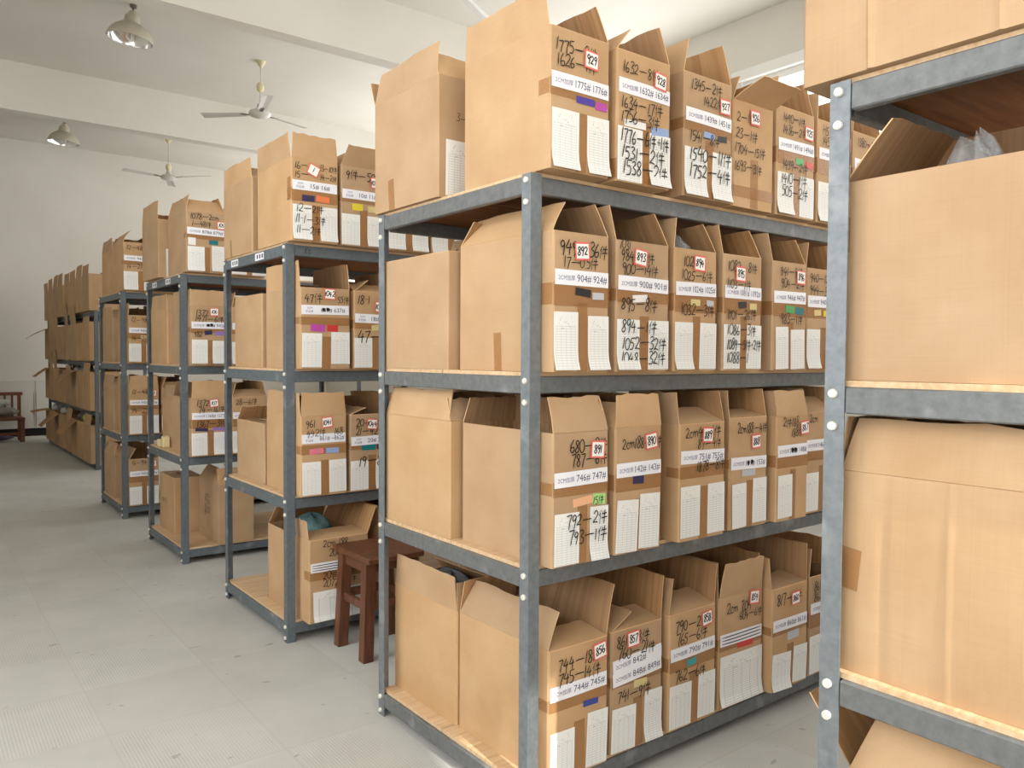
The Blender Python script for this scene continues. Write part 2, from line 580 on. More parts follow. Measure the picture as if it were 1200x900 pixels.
G = {
    '0': (.55, [[(.28, .98), (.05, .75), (.03, .3), (.22, .02), (.47, .22), (.5, .7), (.3, .98)]]),
    '1': (.3, [[(.17, 1), (.13, .5), (.1, 0)]]),
    '2': (.58, [[(.05, .75), (.22, .98), (.45, .85), (.42, .55), (.05, .06)], [(.05, .06), (.3, .1), (.56, .03)]]),
    '3': (.52, [[(.06, .9), (.3, 1), (.44, .8), (.2, .54), (.46, .36), (.38, .06), (.04, .06)]]),
    '4': (.62, [[(.3, 1), (.16, .7), (.04, .42), (.3, .42), (.58, .46)], [(.43, .75), (.4, .4), (.36, -.08)]]),
    '5': (.52, [[(.1, .97), (.08, .6), (.3, .6), (.44, .36), (.32, .06), (.03, .04)], [(.1, .96), (.3, .97), (.5, 1)]]),
    '6': (.52, [[(.34, 1), (.14, .66), (.05, .28), (.2, .02), (.44, .16), (.38, .42), (.08, .34)]]),
    '7': (.55, [[(.02, .93), (.28, .96), (.52, .97), (.36, .5), (.27, -.12)]]),
    '8': (.52, [[(.44, .85), (.25, 1), (.08, .8), (.28, .52), (.46, .24), (.26, .0), (.06, .2), (.28, .5), (.46, .84)]]),
    '9': (.52, [[(.42, .8), (.24, .98), (.06, .75), (.2, .5), (.42, .72), (.43, .8), (.38, .4), (.3, -.12)]]),
    '-': (.45, [[(.05, .5), (.4, .5)]]),
    '_': (1.15, [[(.08, .46), (.5, .5), (1.05, .5)]]),
    '.': (.2, [[(.07, .05), (.12, .02)]]),
    '+': (.5, [[(.05, .45), (.45, .48)], [(.25, .7), (.24, .22)]]),
    '/': (.45, [[(.42, 1.05), (.05, -.05)]]),
    '#': (.75, [[(.08, .68), (.7, .74)], [(.02, .34), (.66, .4)], [(.3, .98), (.16, .02)], [(.58, 1), (.44, .04)]]),
    'c': (.42, [[(.4, .5), (.2, .6), (.05, .35), (.16, .05), (.4, .1)]]),
    'm': (.75, [[(.04, .55), (.08, .05)], [(.08, .4), (.24, .58), (.34, .08)], [(.34, .4), (.52, .58), (.66, .06)]]),
    'H': (.62, [[(.08, 1), (.06, 0)], [(.52, 1), (.5, 0)], [(.08, .5), (.52, .52)]]),
    'K': (.58, [[(.08, 1), (.06, 0)], [(.5, .95), (.1, .5), (.54, .02)]]),
    # the counter sign for "pieces"
    '件': (1.0, [[(.3, 1.0), (.06, .56)], [(.19, .76), (.17, -.06)], [(.5, .9), (.38, .62)], [(.42, .7), (.7, .72), (.9, .74)],
                [(.32, .38), (.66, .42), (.98, .42)], [(.68, 1.02), (.66, .5), (.64, -.12)]]),
    'x': (.85, [[(.02, .6), (.3, .9), (.1, .3), (.45, .85), (.25, .2), (.62, .8), (.45, .15), (.8, .7)]]),
    ' ': (.38, []),
}


def ribbon(mb, pts, w, P, off, mi=0):
    # smooth the stroke a little
    if len(pts) > 2:
        q = []
        n = len(pts)
        for i in range(n - 1):
            p0, p1, p2, p3 = pts[max(i - 1, 0)], pts[i], pts[i + 1], pts[min(i + 2, n - 1)]
            for t in (0, .34, .67):
                q.append(tuple(0.5 * (2 * p1[a] + (p2[a] - p0[a]) * t + (2 * p0[a] - 5 * p1[a] + 4 * p2[a] - p3[a]) * t * t
                                      + (3 * p1[a] - p0[a] - 3 * p2[a] + p3[a]) * t ** 3) for a in (0, 1)))
        q.append(pts[-1])
        pts = q
    L = []
    n = len(pts)
    for i, p in enumerate(pts):
        a, c = pts[max(i - 1, 0)], pts[min(i + 1, n - 1)]
        dx, dy = c[0] - a[0], c[1] - a[1]
        d = math.hypot(dx, dy) or 1e-6
        ww = w * (0.62 if i in (0, n - 1) else 1.0) / 2
        nx, ny = -dy / d * ww, dx / d * ww
        L.append((mb.vert(P(p[0] + nx, p[1] + ny, off)), mb.vert(P(p[0] - nx, p[1] - ny, off))))
    for a, c in zip(L, L[1:]):
        mb.face((a[1], c[1], c[0], a[0]), mi)


def scrawl(mb, s, u, v, h, P, rng, off=0.0045, w=None, mi=0, wmax=None):
    w = w or h * 0.092
    tot = sum(G.get(ch, G['x'])[0] for ch in s)
    kx = 1.0 if not wmax or tot * h <= wmax else wmax / (tot * h)
    x = u
    for ch in s:
        adv, strokes = G.get(ch, G['x'])
        sc_, sl, dy = rng.uniform(.88, 1.1), rng.uniform(.0, .16), rng.uniform(-.06, .06)
        for st in strokes:
            pts = [(x + (px * sc_ + (py - .5) * sl) * h * kx, v + (py * sc_ + dy + rng.uniform(-.02, .02)) * h) for px, py in st]
            ribbon(mb, pts, w, P, off, mi)
        x += adv * h * kx
    return x - u


# ------------------------------------------------------------------ cartons
def carton(label, loc, rotz, w, d, h, flaps, front=None, seed=0, group=None, flap_len=None, lbulge=0.004,
           ltape=(), lcrease=(), category='box', parts_small=False, left=None, room=None):
    """open carton: root at its base centre; front is local -Y, the end is local -X"""
    rng = random.Random(seed * 7919 + 13)
    root = thing('cardboard_box', label, category, loc, rotz, group)
    ph = [rng.uniform(0, 6.28) for _ in range(8)]
    bul = {'f': 0.0015, 'b': 0.002, 'l': lbulge, 'r': 0.002}

    def disp(side, s, t):
        s, t = min(max(s, 0), 1), min(max(t, 0), 1)
        e = math.sin(PI * s)
        k_ = bul[side] * e * math.sin(PI * (0.08 + 0.9 * t)) + 0.0012 * e * math.sin(5 * s + ph[0]) * math.sin(4 * t + ph[1])
        if side == 'l':
            for (cs, cw, ca) in lcrease:
                k_ -= ca * math.exp(-((s - cs) / cw) ** 2)
        return k_

    R = 0.006
    ns, nz = (8, 7) if not parts_small else (3, 3)
    if lcrease:
        ns = 90
    body = MB()

    def loop(ww, dd, t, z, dsp):
        pts = []
        per = 0.0
        # order: left side (far->near), front (left->right), right, back
        sides = (('l', (-ww / 2, dd / 2), (-ww / 2, -dd / 2), (-1, 0), dd), ('f', (-ww / 2, -dd / 2), (ww / 2, -dd / 2), (0, -1), ww),
                 ('r', (ww / 2, -dd / 2), (ww / 2, dd / 2), (1, 0), dd), ('b', (ww / 2, dd / 2), (-ww / 2, dd / 2), (0, 1), ww))
        for sd, a, c, nrm, ln in sides:
            for i in range(ns + 1):
                s = i / ns
                e = R / ln
                ss = e + (1 - 2 * e) * s
                k_ = disp(sd, ss, t) if dsp else 0
                pts.append(((a[0] + (c[0] - a[0]) * ss + nrm[0] * k_, a[1] + (c[1] - a[1]) * ss + nrm[1] * k_, z), per + ln * ss))
            per += ln
        return pts, per
    th = 0.004
    rings = []
    for i in range(nz + 1):
        t = i / nz
        rings.append(loop(w, d, t, 0.0 + h * t, True) + (h * t,))
    inner = [loop(w - 2 * th, d - 2 * th, t, z, False) + (z + 3,) for t, z in ((1, h), (.5, h * .5), (0, 0.012))]
    idx = []
    for pts, per, vv in rings + inner:
        idx.append([(body.vert(p), uu) for p, uu in pts])
    allr = rings + inner
    for q in range(len(allr) - 1):
        A, B = idx[q], idx[q + 1]
        va, vb = allr[q][2], allr[q + 1][2]
        mi = 0 if q < nz else (2 if q == nz else 1)
        n = len(A)
        for i in range(n):
            j = (i + 1) % n
            ua, uj = A[i][1], (A[j][1] if j else allr[q][1])
            body.face((A[i][0], A[j][0], B[j][0], B[i][0]), mi, [(ua, va), (uj, va), (uj, vb), (ua, vb)])
    body.face([p[0] for p in idx[0]][::-1], 0)
    body.face([p[0] for p in idx[-1]], 1)
    obj('body', body, ['cardboard', 'cardboard_inner', 'cardboard_edge'], root, smooth=35)

    # flaps
    fl = flap_len or min(w, d) * 0.49
    hinge = {'l': ((-w / 2, d / 2), (-w / 2, -d / 2), (1, 0)), 'f': ((-w / 2, -d / 2), (w / 2, -d / 2), (0, 1)),
             'r': ((w / 2, -d / 2), (w / 2, d / 2), (-1, 0)), 'b': ((w / 2, d / 2), (-w / 2, d / 2), (0, -1))}
    for sd in 'lrfb':
        sp = flaps.get(sd)
        if sp is None:
            continue
        if not isinstance(sp, (tuple, list)):
            sp = (sp,)
        ang = sp[0]
        L = fl * (sp[1] if len(sp) > 1 else 1.0)
        curl = sp[2] if len(sp) > 2 else rng.uniform(-8, 8)
        skew = sp[3] if len(sp) > 3 else 0.0
        s0 = sp[4] if len(sp) > 4 else 0.0
        s1 = sp[5] if len(sp) > 5 else 1.0
        a, c, inn = hinge[sd]
        if room is not None and -80 < ang < 80 and not (parts_small and sd == 'f'):
            L = min(L, (room - h - .008) / max(.15, math.cos(math.radians(abs(ang)))))
        nt, nn = (5, 8) if not parts_small else (3, 3)
        mb = MB()
        grid_ = []
        wob = rng.uniform(0, 6)
        rag = [rng.uniform(-.004, .004) for _ in range(nn + 1)]
        along = math.hypot(c[0] - a[0], c[1] - a[1])
        for it in range(nt + 1):
            t = it / nt
            th_ = math.radians(ang + curl * t * 0.5)
            row = []
            for js in range(nn + 1):
                s = s0 + (s1 - s0) * js / nn
                e = 0.012 + 0.035 * t
                sc_ = 0.5 + (s - 0.5) * (1 - 2 * e) + skew * t * 0.2
                th2 = th_ + math.radians(skew * 14 * (s - .5) * t)
                hx, hy = a[0] + (c[0] - a[0]) * sc_, a[1] + (c[1] - a[1]) * sc_
                ll = L * t + (rag[js] if it == nt else 0)
                k_ = 0.0025 * math.sin(3.3 * s * along / .3 + wob) * t
                up, inw = math.cos(th2) * ll - math.sin(th2) * k_, math.sin(th2) * ll + math.cos(th2) * k_
                p = Vector((hx + inn[0] * (0.002 + inw), hy + inn[1] * (0.002 + inw), h + 0.0005 + up))
                nrm = Vector((inn[0] * math.cos(th2), inn[1] * math.cos(th2), -math.sin(th2)))
                row.append((p, nrm, s * along, ll))
            grid_.append(row)
        vo = [[mb.vert(p - nrm * 0.0016) for p, nrm, _, _ in row] for row in grid_]
        vi = [[mb.vert(p + nrm * 0.0016) for p, nrm, _, _ in row] for row in grid_]
        ou = {'l': 0, 'f': d, 'r': d + w, 'b': 2 * d + w}[sd]
        for it in range(nt):
            for js in range(nn):
                q = [(it, js), (it, js + 1), (it + 1, js + 1), (it + 1, js)]
                uvq = [(ou + grid_[i][j][2], h + grid_[i][j][3]) for i, j in q]
                mb.face([vo[i][j] for i, j in q], 0, uvq)
                mb.face([vi[i][j] for i, j in q][::-1], 1, [(u_, v_ + 3) for u_, v_ in uvq][::-1])
        border = [(0, j) for j in range(nn + 1)] + [(i, nn) for i in range(1, nt + 1)] + [(nt, j) for j in range(nn - 1, -1, -1)] + [(i, 0) for i in range(nt - 1, 0, -1)]
        for q in range(len(border)):
            i0, j0 = border[q]; i1, j1 = border[(q + 1) % len(border)]
            mb.face((vo[i0][j0], vi[i0][j0], vi[i1][j1], vo[i1][j1]), 2)
        obj('flap', mb, ['cardboard', 'cardboard_inner', 'cardboard_edge'], root, smooth=30, fix=False)

    # ---- everything stuck or written on the front and the end
    def PF(u, v, off):
        return (-w / 2 + u, -d / 2 - disp('f', u / w, v / h) - 0.0006 - off, v)

    def PL(u, v, off):
        return (-w / 2 - disp('l', u / d, v / h) - 0.0006 - off, d / 2 - u, v)

    def patch(mb, P, u0, v0, u1, v1, off, mi=0, nu=3, nv=3, tilt=0.0, uvs=False, curl=0.0):
        uc, vc = (u0 + u1) / 2, (v0 + v1) / 2
        cs, sn = math.cos(tilt), math.sin(tilt)
        g = []
        for j in range(nv + 1):
            for i in range(nu + 1):
                du, dv = (u0 + (u1 - u0) * i / nu) - uc, (v0 + (v1 - v0) * j / nv) - vc
                cu = curl * max(0, (0.35 - j / nv)) ** 2 * 8 if curl else 0
                g.append(mb.vert(P(uc + du * cs - dv * sn, vc + du * sn + dv * cs, off + cu)))
        for j in range(nv):
            for i in range(nu):
                q = [(i, j), (i + 1, j), (i + 1, j + 1), (i, j + 1)]
                mb.face([g[y * (nu + 1) + x] for x, y in q], mi, [(x / nu, y / nv) for x, y in q] if uvs else None)

    def frame_patch(u, v, su, sv, tilt, mb):
        patch(mb, PF, u - su / 2, v - sv / 2, u + su / 2, v + sv / 2, 0.0050, 1, 1, 1, tilt)
        patch(mb, PF, u - su * .41, v - sv * .40, u + su * .41, v + sv * .40, 0.0054, 0, 1, 1, tilt)

    F = front
    if F is not None:
        s = F.get('style', 1)
        tp = MB()
        if F.get('tape', True):
            tv = F.get('tape_v', 0.36)
            v1 = h * (1 - tv)
            v0 = v1 - h * rng.uniform(.09, .17)
            patch(tp, PF, 0.001, v0, w - 0.001, v1, 0.0009, 0, 6, 2)
            patch(tp, PL, d - 0.045 - rng.uniform(0, .02), v0 + .004, d - 0.001, v1 - .003, 0.0009, 0, 3, 2)
            patch(tp, PF, w * .42, 0.001, w * .60, h * rng.uniform(.40, .5), 0.0008, 0, 2, 4, rng.uniform(-.03, .03))
        if F.get('film'):
            pass
        if tp.v:
            obj('tape', tp, 'packing_tape', root, fix=False)
        for lb in F.get('labels', ()):
            txt, pre, lv = lb[0], lb[1], lb[2]
            tilt = lb[3] if len(lb) > 3 else rng.uniform(-.02, .02)
            u0, u1 = (lb[4], lb[5]) if len(lb) > 5 else (0.02, 0.97)
            lh = 0.047
            vc = h * (1 - lv)
            uc = w * (u0 + u1) / 2
            cs, sn = math.cos(tilt), math.sin(tilt)

            def PT(u, v, off, uc=uc, vc=vc, cs=cs, sn=sn):
                du, dv = u - uc, v - vc
                return PF(uc + du * cs - dv * sn, vc + du * sn + dv * cs, off)
            mb = MB()
            patch(mb, PT, w * u0, vc - lh / 2, w * u1, vc + lh / 2, 0.0022, 0, 6, 1)
            wid = w * (u1 - u0)
            if pre == 'two':
                print_text(mb, '2CM', w * u0 + wid * .12, vc + 0.004, 0.010, PT, 2, wid * .2, 0.0027)
                print_text(mb, '不加厚', w * u0 + wid * .08, vc - 0.014, 0.010, PT, 2, wid * .25, 0.0027)
            elif pre:
                print_text(mb, pre, w * u0 + wid * .06, vc - 0.008, 0.013, PT, 2, wid * .30, 0.0027)
            if txt.startswith('~'):
                print_text(mb, txt[1:], w * u0 + wid * .40, vc - 0.011, 0.021, PT, 1, wid * .56, 0.0027)
                scrawl(mb, 'xx', w * u0 + wid * .42, vc - 0.012, 0.026, PT, rng, 0.0034, 0.004, 3, wid * .5)
            elif txt.startswith('!'):
                for q in range(3):
                    ribbon(mb, [(w * u0 + .01, vc - .013 + .012 * q), (w * u0 + wid * .5, vc - .014 + .013 * q), (w * u1 - .008, vc - .012 + .013 * q)], .004, PT, .003, 3)
            elif txt:
                print_text(mb, txt, w * u0 + wid * .40, vc - 0.011, 0.022, PT, 1, wid * .57, 0.0027)
            o = obj('label_strip', mb, ['label_paper', 'print_ink', 'print_ink_pale', 'marker_ink'], root, fix=False)
            if txt and txt[0] not in '~!':
                o['label'] = 'white printed strip reading ' + txt
        for (u0, v0, u1, v1, tl) in F.get('papers', ((.0, .60, .42, .985, 0), (.58, .60, .99, .985, 0))):
            mb = MB()
            patch(mb, PF, w * u0 + .002, h * (1 - v1), w * u1, h * (1 - v0), 0.0016, 0, 3, 6, tl + rng.uniform(-.012, .012), True, rng.choice((0, 0, .012)))
            o = obj('tally_sheet', mb, 'tally_sheet', root, fix=False)
            o['label'] = 'white ruled paper sheet'
        for (u, v, su, sv, cname) in F.get('films', ()):
            mb = MB()
            patch(mb, PF, w * u, h * (1 - v) - sv / 2, w * u + su, h * (1 - v) + sv / 2, 0.0019, 0, 2, 1, rng.uniform(-.10, .10))
            o = obj('colour_sticker', mb, cname, root, fix=False)
            o['label'] = cname.replace('film_', '').replace('sticker_', '').replace('_film', '') + ' colour sticker'
        for it in F.get('hand', ()):
            hw = MB()
            txt, u, v, hh = it[:4]
            hh *= .88
            scrawl(hw, txt, w * u, h * (1 - v), hh, PF, rng, 0.0046, None, 0, w * (.97 - u) if len(it) < 5 else it[4])
            obj('handwriting', hw, 'marker_ink', root, fix=False)
        if F.get('sticker'):
            txt, u, v = F['sticker'][:3]
            tl = F['sticker'][3] if len(F['sticker']) > 3 else rng.uniform(-.12, .12)
            mb = MB()
            su, sv = 0.061, 0.056
            frame_patch(w * u, h * (1 - v), su, sv, tl, mb)
            cs, sn = math.cos(tl), math.sin(tl)

            def PS(uu, vv, off):
                return PF(w * u + uu * cs - vv * sn, h * (1 - v) + uu * sn + vv * cs, off)
            tot = sum(G.get(ch, G['x'])[0] for ch in txt) * 0.026
            scrawl(mb, txt, -tot / 2, -0.012, 0.026, PS, rng, 0.0060, 0.0040, 2)
            o = obj('number_sticker', mb, ['sticker_white', 'sticker_red', 'marker_ink'], root, fix=False)
            o['label'] = 'red bordered white number sticker'
    if ltape:
        tp = MB()
        for (u0, v0, u1, v1, tl) in ltape:
            patch(tp, PL, u0, v0, u1, v1, 0.0009, 0, 2, 3, tl)
        obj('end_tape', tp, 'packing_tape', root, fix=False)
    if left:
        mb = MB()
        for txt, u, v, hh, rot in left:
            if rot:
                print_text(mb, txt, 0, 0, hh, lambda a, c, o_, u=u, v=v: PL(d * u + c, h * (1 - v) - a, o_), 0, None, 0.0012)
            else:
                print_text(mb, txt, d * u, h * (1 - v), hh, PL, 0, None, 0.0012)
        obj('printed_text', mb, 'marker_ink', root, fix=False)
    return root


# ------------------------------------------------------------------ racks
W = 0.9587
FL = 0.0431
RACK_L = 2.3


def rack(label, loc, rotz, mat, boards, tags=(), length=RACK_L, width=W, boards_long=True, plank_gap=True, scribble=False, bolts=True):
    """angle-iron rack: root at the near-left post foot; long front faces -Y, the end faces -X"""
    root = thing('storage_rack', label, 'rack', loc, rotz, 'grey steel storage racks')
    L, Wd = length, width
    bmat = 'beam_steel' if mat == 'galvanised_steel' else mat
    for (cx, cy, sx, sy) in ((0, 0, 1, 1), (0, Wd, 1, -1), (L, 0, -1, 1), (L, Wd, -1, -1)):
        p = MB()
        # L section
        sec = [(0, 0), (FL, 0), (FL, .004), (.004, .004), (.004, FL), (0, FL)]
        ring0 = [p.vert((cx + sx * a, cy + sy * c, 0)) for a, c in sec]
        ring1 = [p.vert((cx + sx * a, cy + sy * c, 2.0)) for a, c in sec]
        for i in range(6):
            j = (i + 1) % 6
            p.face((ring0[i], ring0[j], ring1[j], ring1[i]))
        p.face((ring0[0], ring0[1], ring0[2], ring0[3])); p.face((ring0[0], ring0[3], ring0[4], ring0[5]))
        p.face((ring1[0], ring1[1], ring1[2], ring1[3])); p.face((ring1[0], ring1[3], ring1[4], ring1[5]))
        obj('post', p, mat, root)
    for lv, zb in enumerate(boards):
        z1 = zb - 0.0135
        z0 = z1 - 0.054
        for x in (0.0005, L - 0.0255):
            q = MB(); q.box((x, FL + .0005, z0), (x + .025, Wd - FL - .0005, z1), 0, .003); obj('end_beam', q, bmat, root)
        for y in (.0045, Wd - .0295):
            q = MB(); q.box((FL + .0005, y, z0), (L - FL - .0005, y + .025, z1), 0, .003); obj('long_beam', q, bmat, root)
        # two plywood boards side by side
        cut = Wd * (.47 if lv % 2 else .53)
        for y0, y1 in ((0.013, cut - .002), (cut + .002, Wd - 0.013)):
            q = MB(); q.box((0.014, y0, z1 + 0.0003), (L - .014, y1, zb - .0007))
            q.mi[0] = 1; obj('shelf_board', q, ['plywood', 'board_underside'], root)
        if bolts:
            for y in (FL * .45, Wd - FL * .45):
                for z in (z1 - .014, z1 - .014 - .066 if lv else z1 - .07):
                    q = MB()
                    q.lathe([(.0, .0), (.0095, .0), (.0095, .006), (.007, .0085), (.0, .0085)], 12, 0,
                            Matrix.Translation((-0.0002, y, max(z, .02))) @ Matrix.Rotation(-PI / 2, 4, 'Y'), cap=False)
                    obj('bolt', q, 'bolt_zinc', root)
    for (y, wd, lv) in tags:
        z1 = boards[lv] - .0135
        q = MB()
        q.quad((-.0006, y + wd, z1 - .046), (-.0006, y, z1 - .046), (-.0006, y, z1 - .008), (-.0006, y + wd, z1 - .008), 0)
        for j in range(3):
            yy = y + wd * (.80 - .28 * j)
            q.quad((-.0011, yy, z1 - .038), (-.0011, yy - wd * .14, z1 - .038), (-.0011, yy - wd * .14, z1 - .016), (-.0011, yy, z1 - .016), 1)
        o = obj('shelf_tag', q, ['label_paper', 'marker_ink'], root, fix=False)
        o['label'] = 'small white tag with three dark marks'
    if scribble:
        q = MB()
        scrawl(q, 'Kc', 0.1, boards[3] - .055, .03, lambda u, v, o_: (u, .0042 - o_, v), random.Random(5), .001)
        obj('handwriting', q, 'marker_ink', root, fix=False)
    return root


RY = {0: -1.9256, 1: 0.0, 2: 1.9206, 3: 3.7938, 4: 5.6749}
LV = {0: [.105, .803, 1.401, 2.007], 1: [.105, .799, 1.399, 2.007], 2: [.108, .740, 1.380, 2.010],
      3: [.108, .750, 1.380, 2.010], 4: [.118, .748, 1.380, 2.006]}
rack('grey steel rack holding three big plain cartons, its bolted post up close', (0, RY[0], 0), 0, 'galvanised_steel', LV[0])
rack('large grey steel rack in the middle, full of numbered cartons', (0, 0, 0), 0, 'galvanised_steel', LV[1])
rack('grey steel rack with two white tags, behind the wooden stool', (0, RY[2], 0), 0, 'painted_steel', LV[2],
     tags=((.30, .13, 3), (.70, .12, 3)), scribble=True)
rack('third grey steel rack in the row, with cream foam blocks on it', (0, RY[3], 0), 0, 'painted_steel', LV[3],
     tags=((.26, .13, 3), (.64, .13, 3)))
rack('fourth grey steel rack in the row, last one end-on before the far aisle racks', (0, RY[4], 0), 0, 'painted_steel', LV[4])


def P2(w):   # papers with writing helper
    return w


SH = {3: 'top shelf', 2: 'second shelf from the top', 1: 'third shelf from the top', 0: 'bottom shelf'}
_seed = [100]


def put(rk, lv, x0, x1, yf, h, flaps, label, front=None, d=0.465, rot=0.0, dz=0.0, **kw):
    _seed[0] += 1
    w = x1 - x0
    if lv < 3:
        kw.setdefault('room', LV[rk][lv + 1] - .0675 - LV[rk][lv])
    return carton(label, ((x0 + x1) / 2, RY[rk] + yf + d / 2, LV[rk][lv] + dz), rot, w, d, h, flaps, front, seed=_seed[0], **kw)


PRE = '2CM加厚'


def std(num, lab, hand=(), films=(), papers=None, lv=0.325, sticker_at=(.5, .13), pre=PRE, **kw):
    f = {'labels': [(lab, pre, lv)] if lab else [], 'hand': hand, 'films': films}
    if num:
        f['sticker'] = (num,) + sticker_at
    if papers is not None:
        f['papers'] = papers
    f.update(kw)
    return f


G1 = 'numbered cartons on the middle rack'
# ---- middle rack, top shelf
put(1, 3, .025, .272, -.055, .420, {'l': (-4, 1.0, 4), 'f': (86, .9), 'r': (16, 1.0, 6), 'b': (30, 1)},
    'open carton with label 1775# 1776# and sticker 929, on the top shelf corner',
    std('929', '1775# 1776#', [('1775_8件', .08, .17, .042), ('1626_1件', .10, .27, .042)], [(.42, .475, .075, .021, 'film_purple'), (.74, .485, .05, .024, 'film_magenta')], ((.02, .57, .47, .99, 0), (.60, .57, .99, .99, 0)), sticker_at=(.66, .17), lv=.37), group=G1, d=.45)
put(1, 3, .300, .552, -.060, .415, {'l': (40, .9), 'f': (84, .95), 'r': (12, 1.05, 6), 'b': (25, 1)},
    'open carton with label 1632# 1634# and sticker 928, beside the top shelf corner carton',
    std('928', '1632# 1634#', [('1632_8件', .08, .17, .042), ('1634_17件', .06, .44, .044), ('1756_3件', .06, .545, .044), ('1776_6件+1件', .06, .70, .052), ('1531_2件', .08, .82, .052), ('1538_2件', .10, .94, .052)],
        [(.12, .545, .10, .022, 'sticker_white_film'), (.62, .555, .085, .026, 'film_paleblue')], ((.0, .58, .46, .99, 0), (.58, .58, .99, .99, 0)), sticker_at=(.78, .16), lv=.27, tape_v=.82), group=G1)
put(1, 3, .640, .905, -.045, .425, {'l': (20, 1.0), 'f': (100, .9), 'r': (8, 1.15, 8), 'b': (14, 1.1)},
    'open carton with label 1439# 1451# and sticker 927, striped stickers, top shelf',
    std('927', '1439# 1451#', [('1345_2件', .12, .13, .04), ('1422件', .36, .24, .04), ('1541_8件', .10, .55, .042), ('1540_11件', .10, .70, .055), ('1752_4件', .10, .84, .055)],
        [(.38, .475, .06, .022, 'film_paleblue'), (.68, .475, .05, .022, 'film_black')], ((.0, .60, .46, .99, 0), (.56, .60, .99, .99, 0)), sticker_at=(.82, .20), lv=.34), group=G1)
put(1, 3, .925, 1.175, -.035, .390, {'l': (30, 1.0), 'f': (-64, 1.1, -10), 'r': (24, 1.0), 'b': (10, 1.0)},
    'worn carton without printed label, stickered 926, front flap folded outward, top shelf',
    std('926', '', [('2_1件', .06, .2, .042), ('23_1件', .04, .36, .042), ('1704_15件', .02, .5, .042), ('1693_3件', .02, .66, .042)], papers=(), tape_v=.8), group=G1)
put(1, 3, 1.200, 1.458, -.035, .420, {'l': (14, 1.0), 'f': (60, 1.0), 'r': (18, 1.1), 'b': (10, 1.0)},
    'open carton with label 1491# 1496# and small green and red stickers, top shelf',
    std('925', '1491# 1496#', [('1490_1件', .12, .13, .04), ('1436_2件', .12, .24, .04), ('1439_2件', .12, .57, .042), ('1410_1件', .1, .70, .046), ('505_2件', .12, .82, .046)],
        [(.48, .47, .05, .026, 'film_green'), (.76, .48, .05, .026, 'sticker_red_film')], sticker_at=(.82, .18), lv=.34), group=G1)
put(1, 3, 1.485, 1.735, -.035, .420, {'l': (16, 1.0), 'f': (90, 1.0), 'r': (18, 1.1), 'b': (10, 1.0)},
    'open top shelf carton partly hidden by the big post, after the green and red stickers',
    std('924', '1491# 1457#', [('H5_8件', .1, .14, .045), ('1457_2件', .1, .25, .04)], sticker_at=(.85, .16)), group=G1)
put(1, 3, 1.760, 2.010, -.035, .420, {'l': (16, 1.0), 'f': (80, 1.0), 'r': (18, 1.0), 'b': (10, 1.0)},
    'top shelf carton seen just past the big post, above the plastic film',
    std('923', '1380# 1392#', [('1380_2件', .1, .14, .042)], sticker_at=(.6, .16)), group=G1)
_seed[0] += 1
put(1, 3, -.005, .245, .515, .428, {'l': (4, 1.0, 8), 'f': (30, .9, 5, .4), 'r': (20, 1.0), 'b': (-30, 1.0)},
    'plain carton with brown tape strip and one side sheet, behind the carton stickered 929',
    {'labels': [], 'papers': ((.12, .52, .62, .98, 0),), 'tape': False, 'hand': [('3_', .3, .36, .03)]}, d=.47, ltape=((.12, .0, .165, .115, .06),))

# ---- middle rack, second shelf
put(1, 2, .050, .285, -.048, .428, {'l': (28, 1.0, 12), 'f': (160, .6), 'r': (20, 1.05, 6), 'b': (40, .9)},
    'open carton with label 904# 924# and sticker 892, first on the second shelf',
    std('892', '904# 924#', [('949_36件', .10, .165, .05), ('17_0.5件', .16, .255, .038)], [(.37, .425, .066, .024, 'film_black'), (.68, .445, .05, .022, 'film_grey')], ((.0, .57, .43, .985, 0), (.60, .59, .99, .985, 0)), sticker_at=(.48, .13)), group=G1, d=.505, ltape=((.21, .0, .25, .125, .03),))
put(1, 2, .320, .572, -.046, .425, {'l': (-8, .95), 'f': (160, .6), 'r': (22, 1.0, 6), 'b': (40, .9)},
    'open carton with label 900# 901#, beside the one stickered 892 on the second shelf',
    std('893', '900# 901#', [('1031', .04, .07, .034), ('984_6件', .06, .155, .042), ('900_14件', .08, .255, .042), ('895_8件', .07, .53, .046), ('894_1件', .08, .70, .046), ('1052_32件', .10, .83, .046), ('1048_32件', .08, .945, .046)],
        [(.28, .435, .07, .024, 'sticker_white_film')], sticker_at=(.42, .12)), group=G1)
put(1, 2, .600, .828, -.046, .425, {'l': (16, 1.0), 'f': (165, .6), 'r': (26, 1.0, 6), 'b': (40, .9)},
    'carton with label 1024# 1025# and sticker 894, clear plastic film poking out of its top',
    std('894', '1024# 1025#', [('1024', .18, .15, .042), ('1025_6件', .14, .255, .04), ('1032_3件', .13, .54, .044)], [(.36, .435, .05, .022, 'film_cream'), (.74, .435, .04, .022, 'film_grey')], sticker_at=(.55, .11)), group=G1)
put(1, 2, .868, 1.100, -.046, .425, {'l': (-4, 1.0, 0, 0, .55, 1.0), 'f': (92, 1.0), 'r': (24, 1.0, 6), 'b': (40, .9)},
    'open carton with label 1081# 1092#, black and cream stickers, on the second shelf',
    std('895', '1081# 1092#', [('1082_8件', .08, .14, .044), ('1103_1件', .06, .29, .04), ('1101_26件', .08, .555, .042), ('1086_3件', .08, .69, .044), ('1089_5件+2件', .08, .82, .044), ('1088_1', .08, .93, .044)],
        [(.36, .425, .05, .024, 'film_black'), (.66, .435, .045, .024, 'film_cream')], sticker_at=(.40, .16), lv=.32), group=G1)
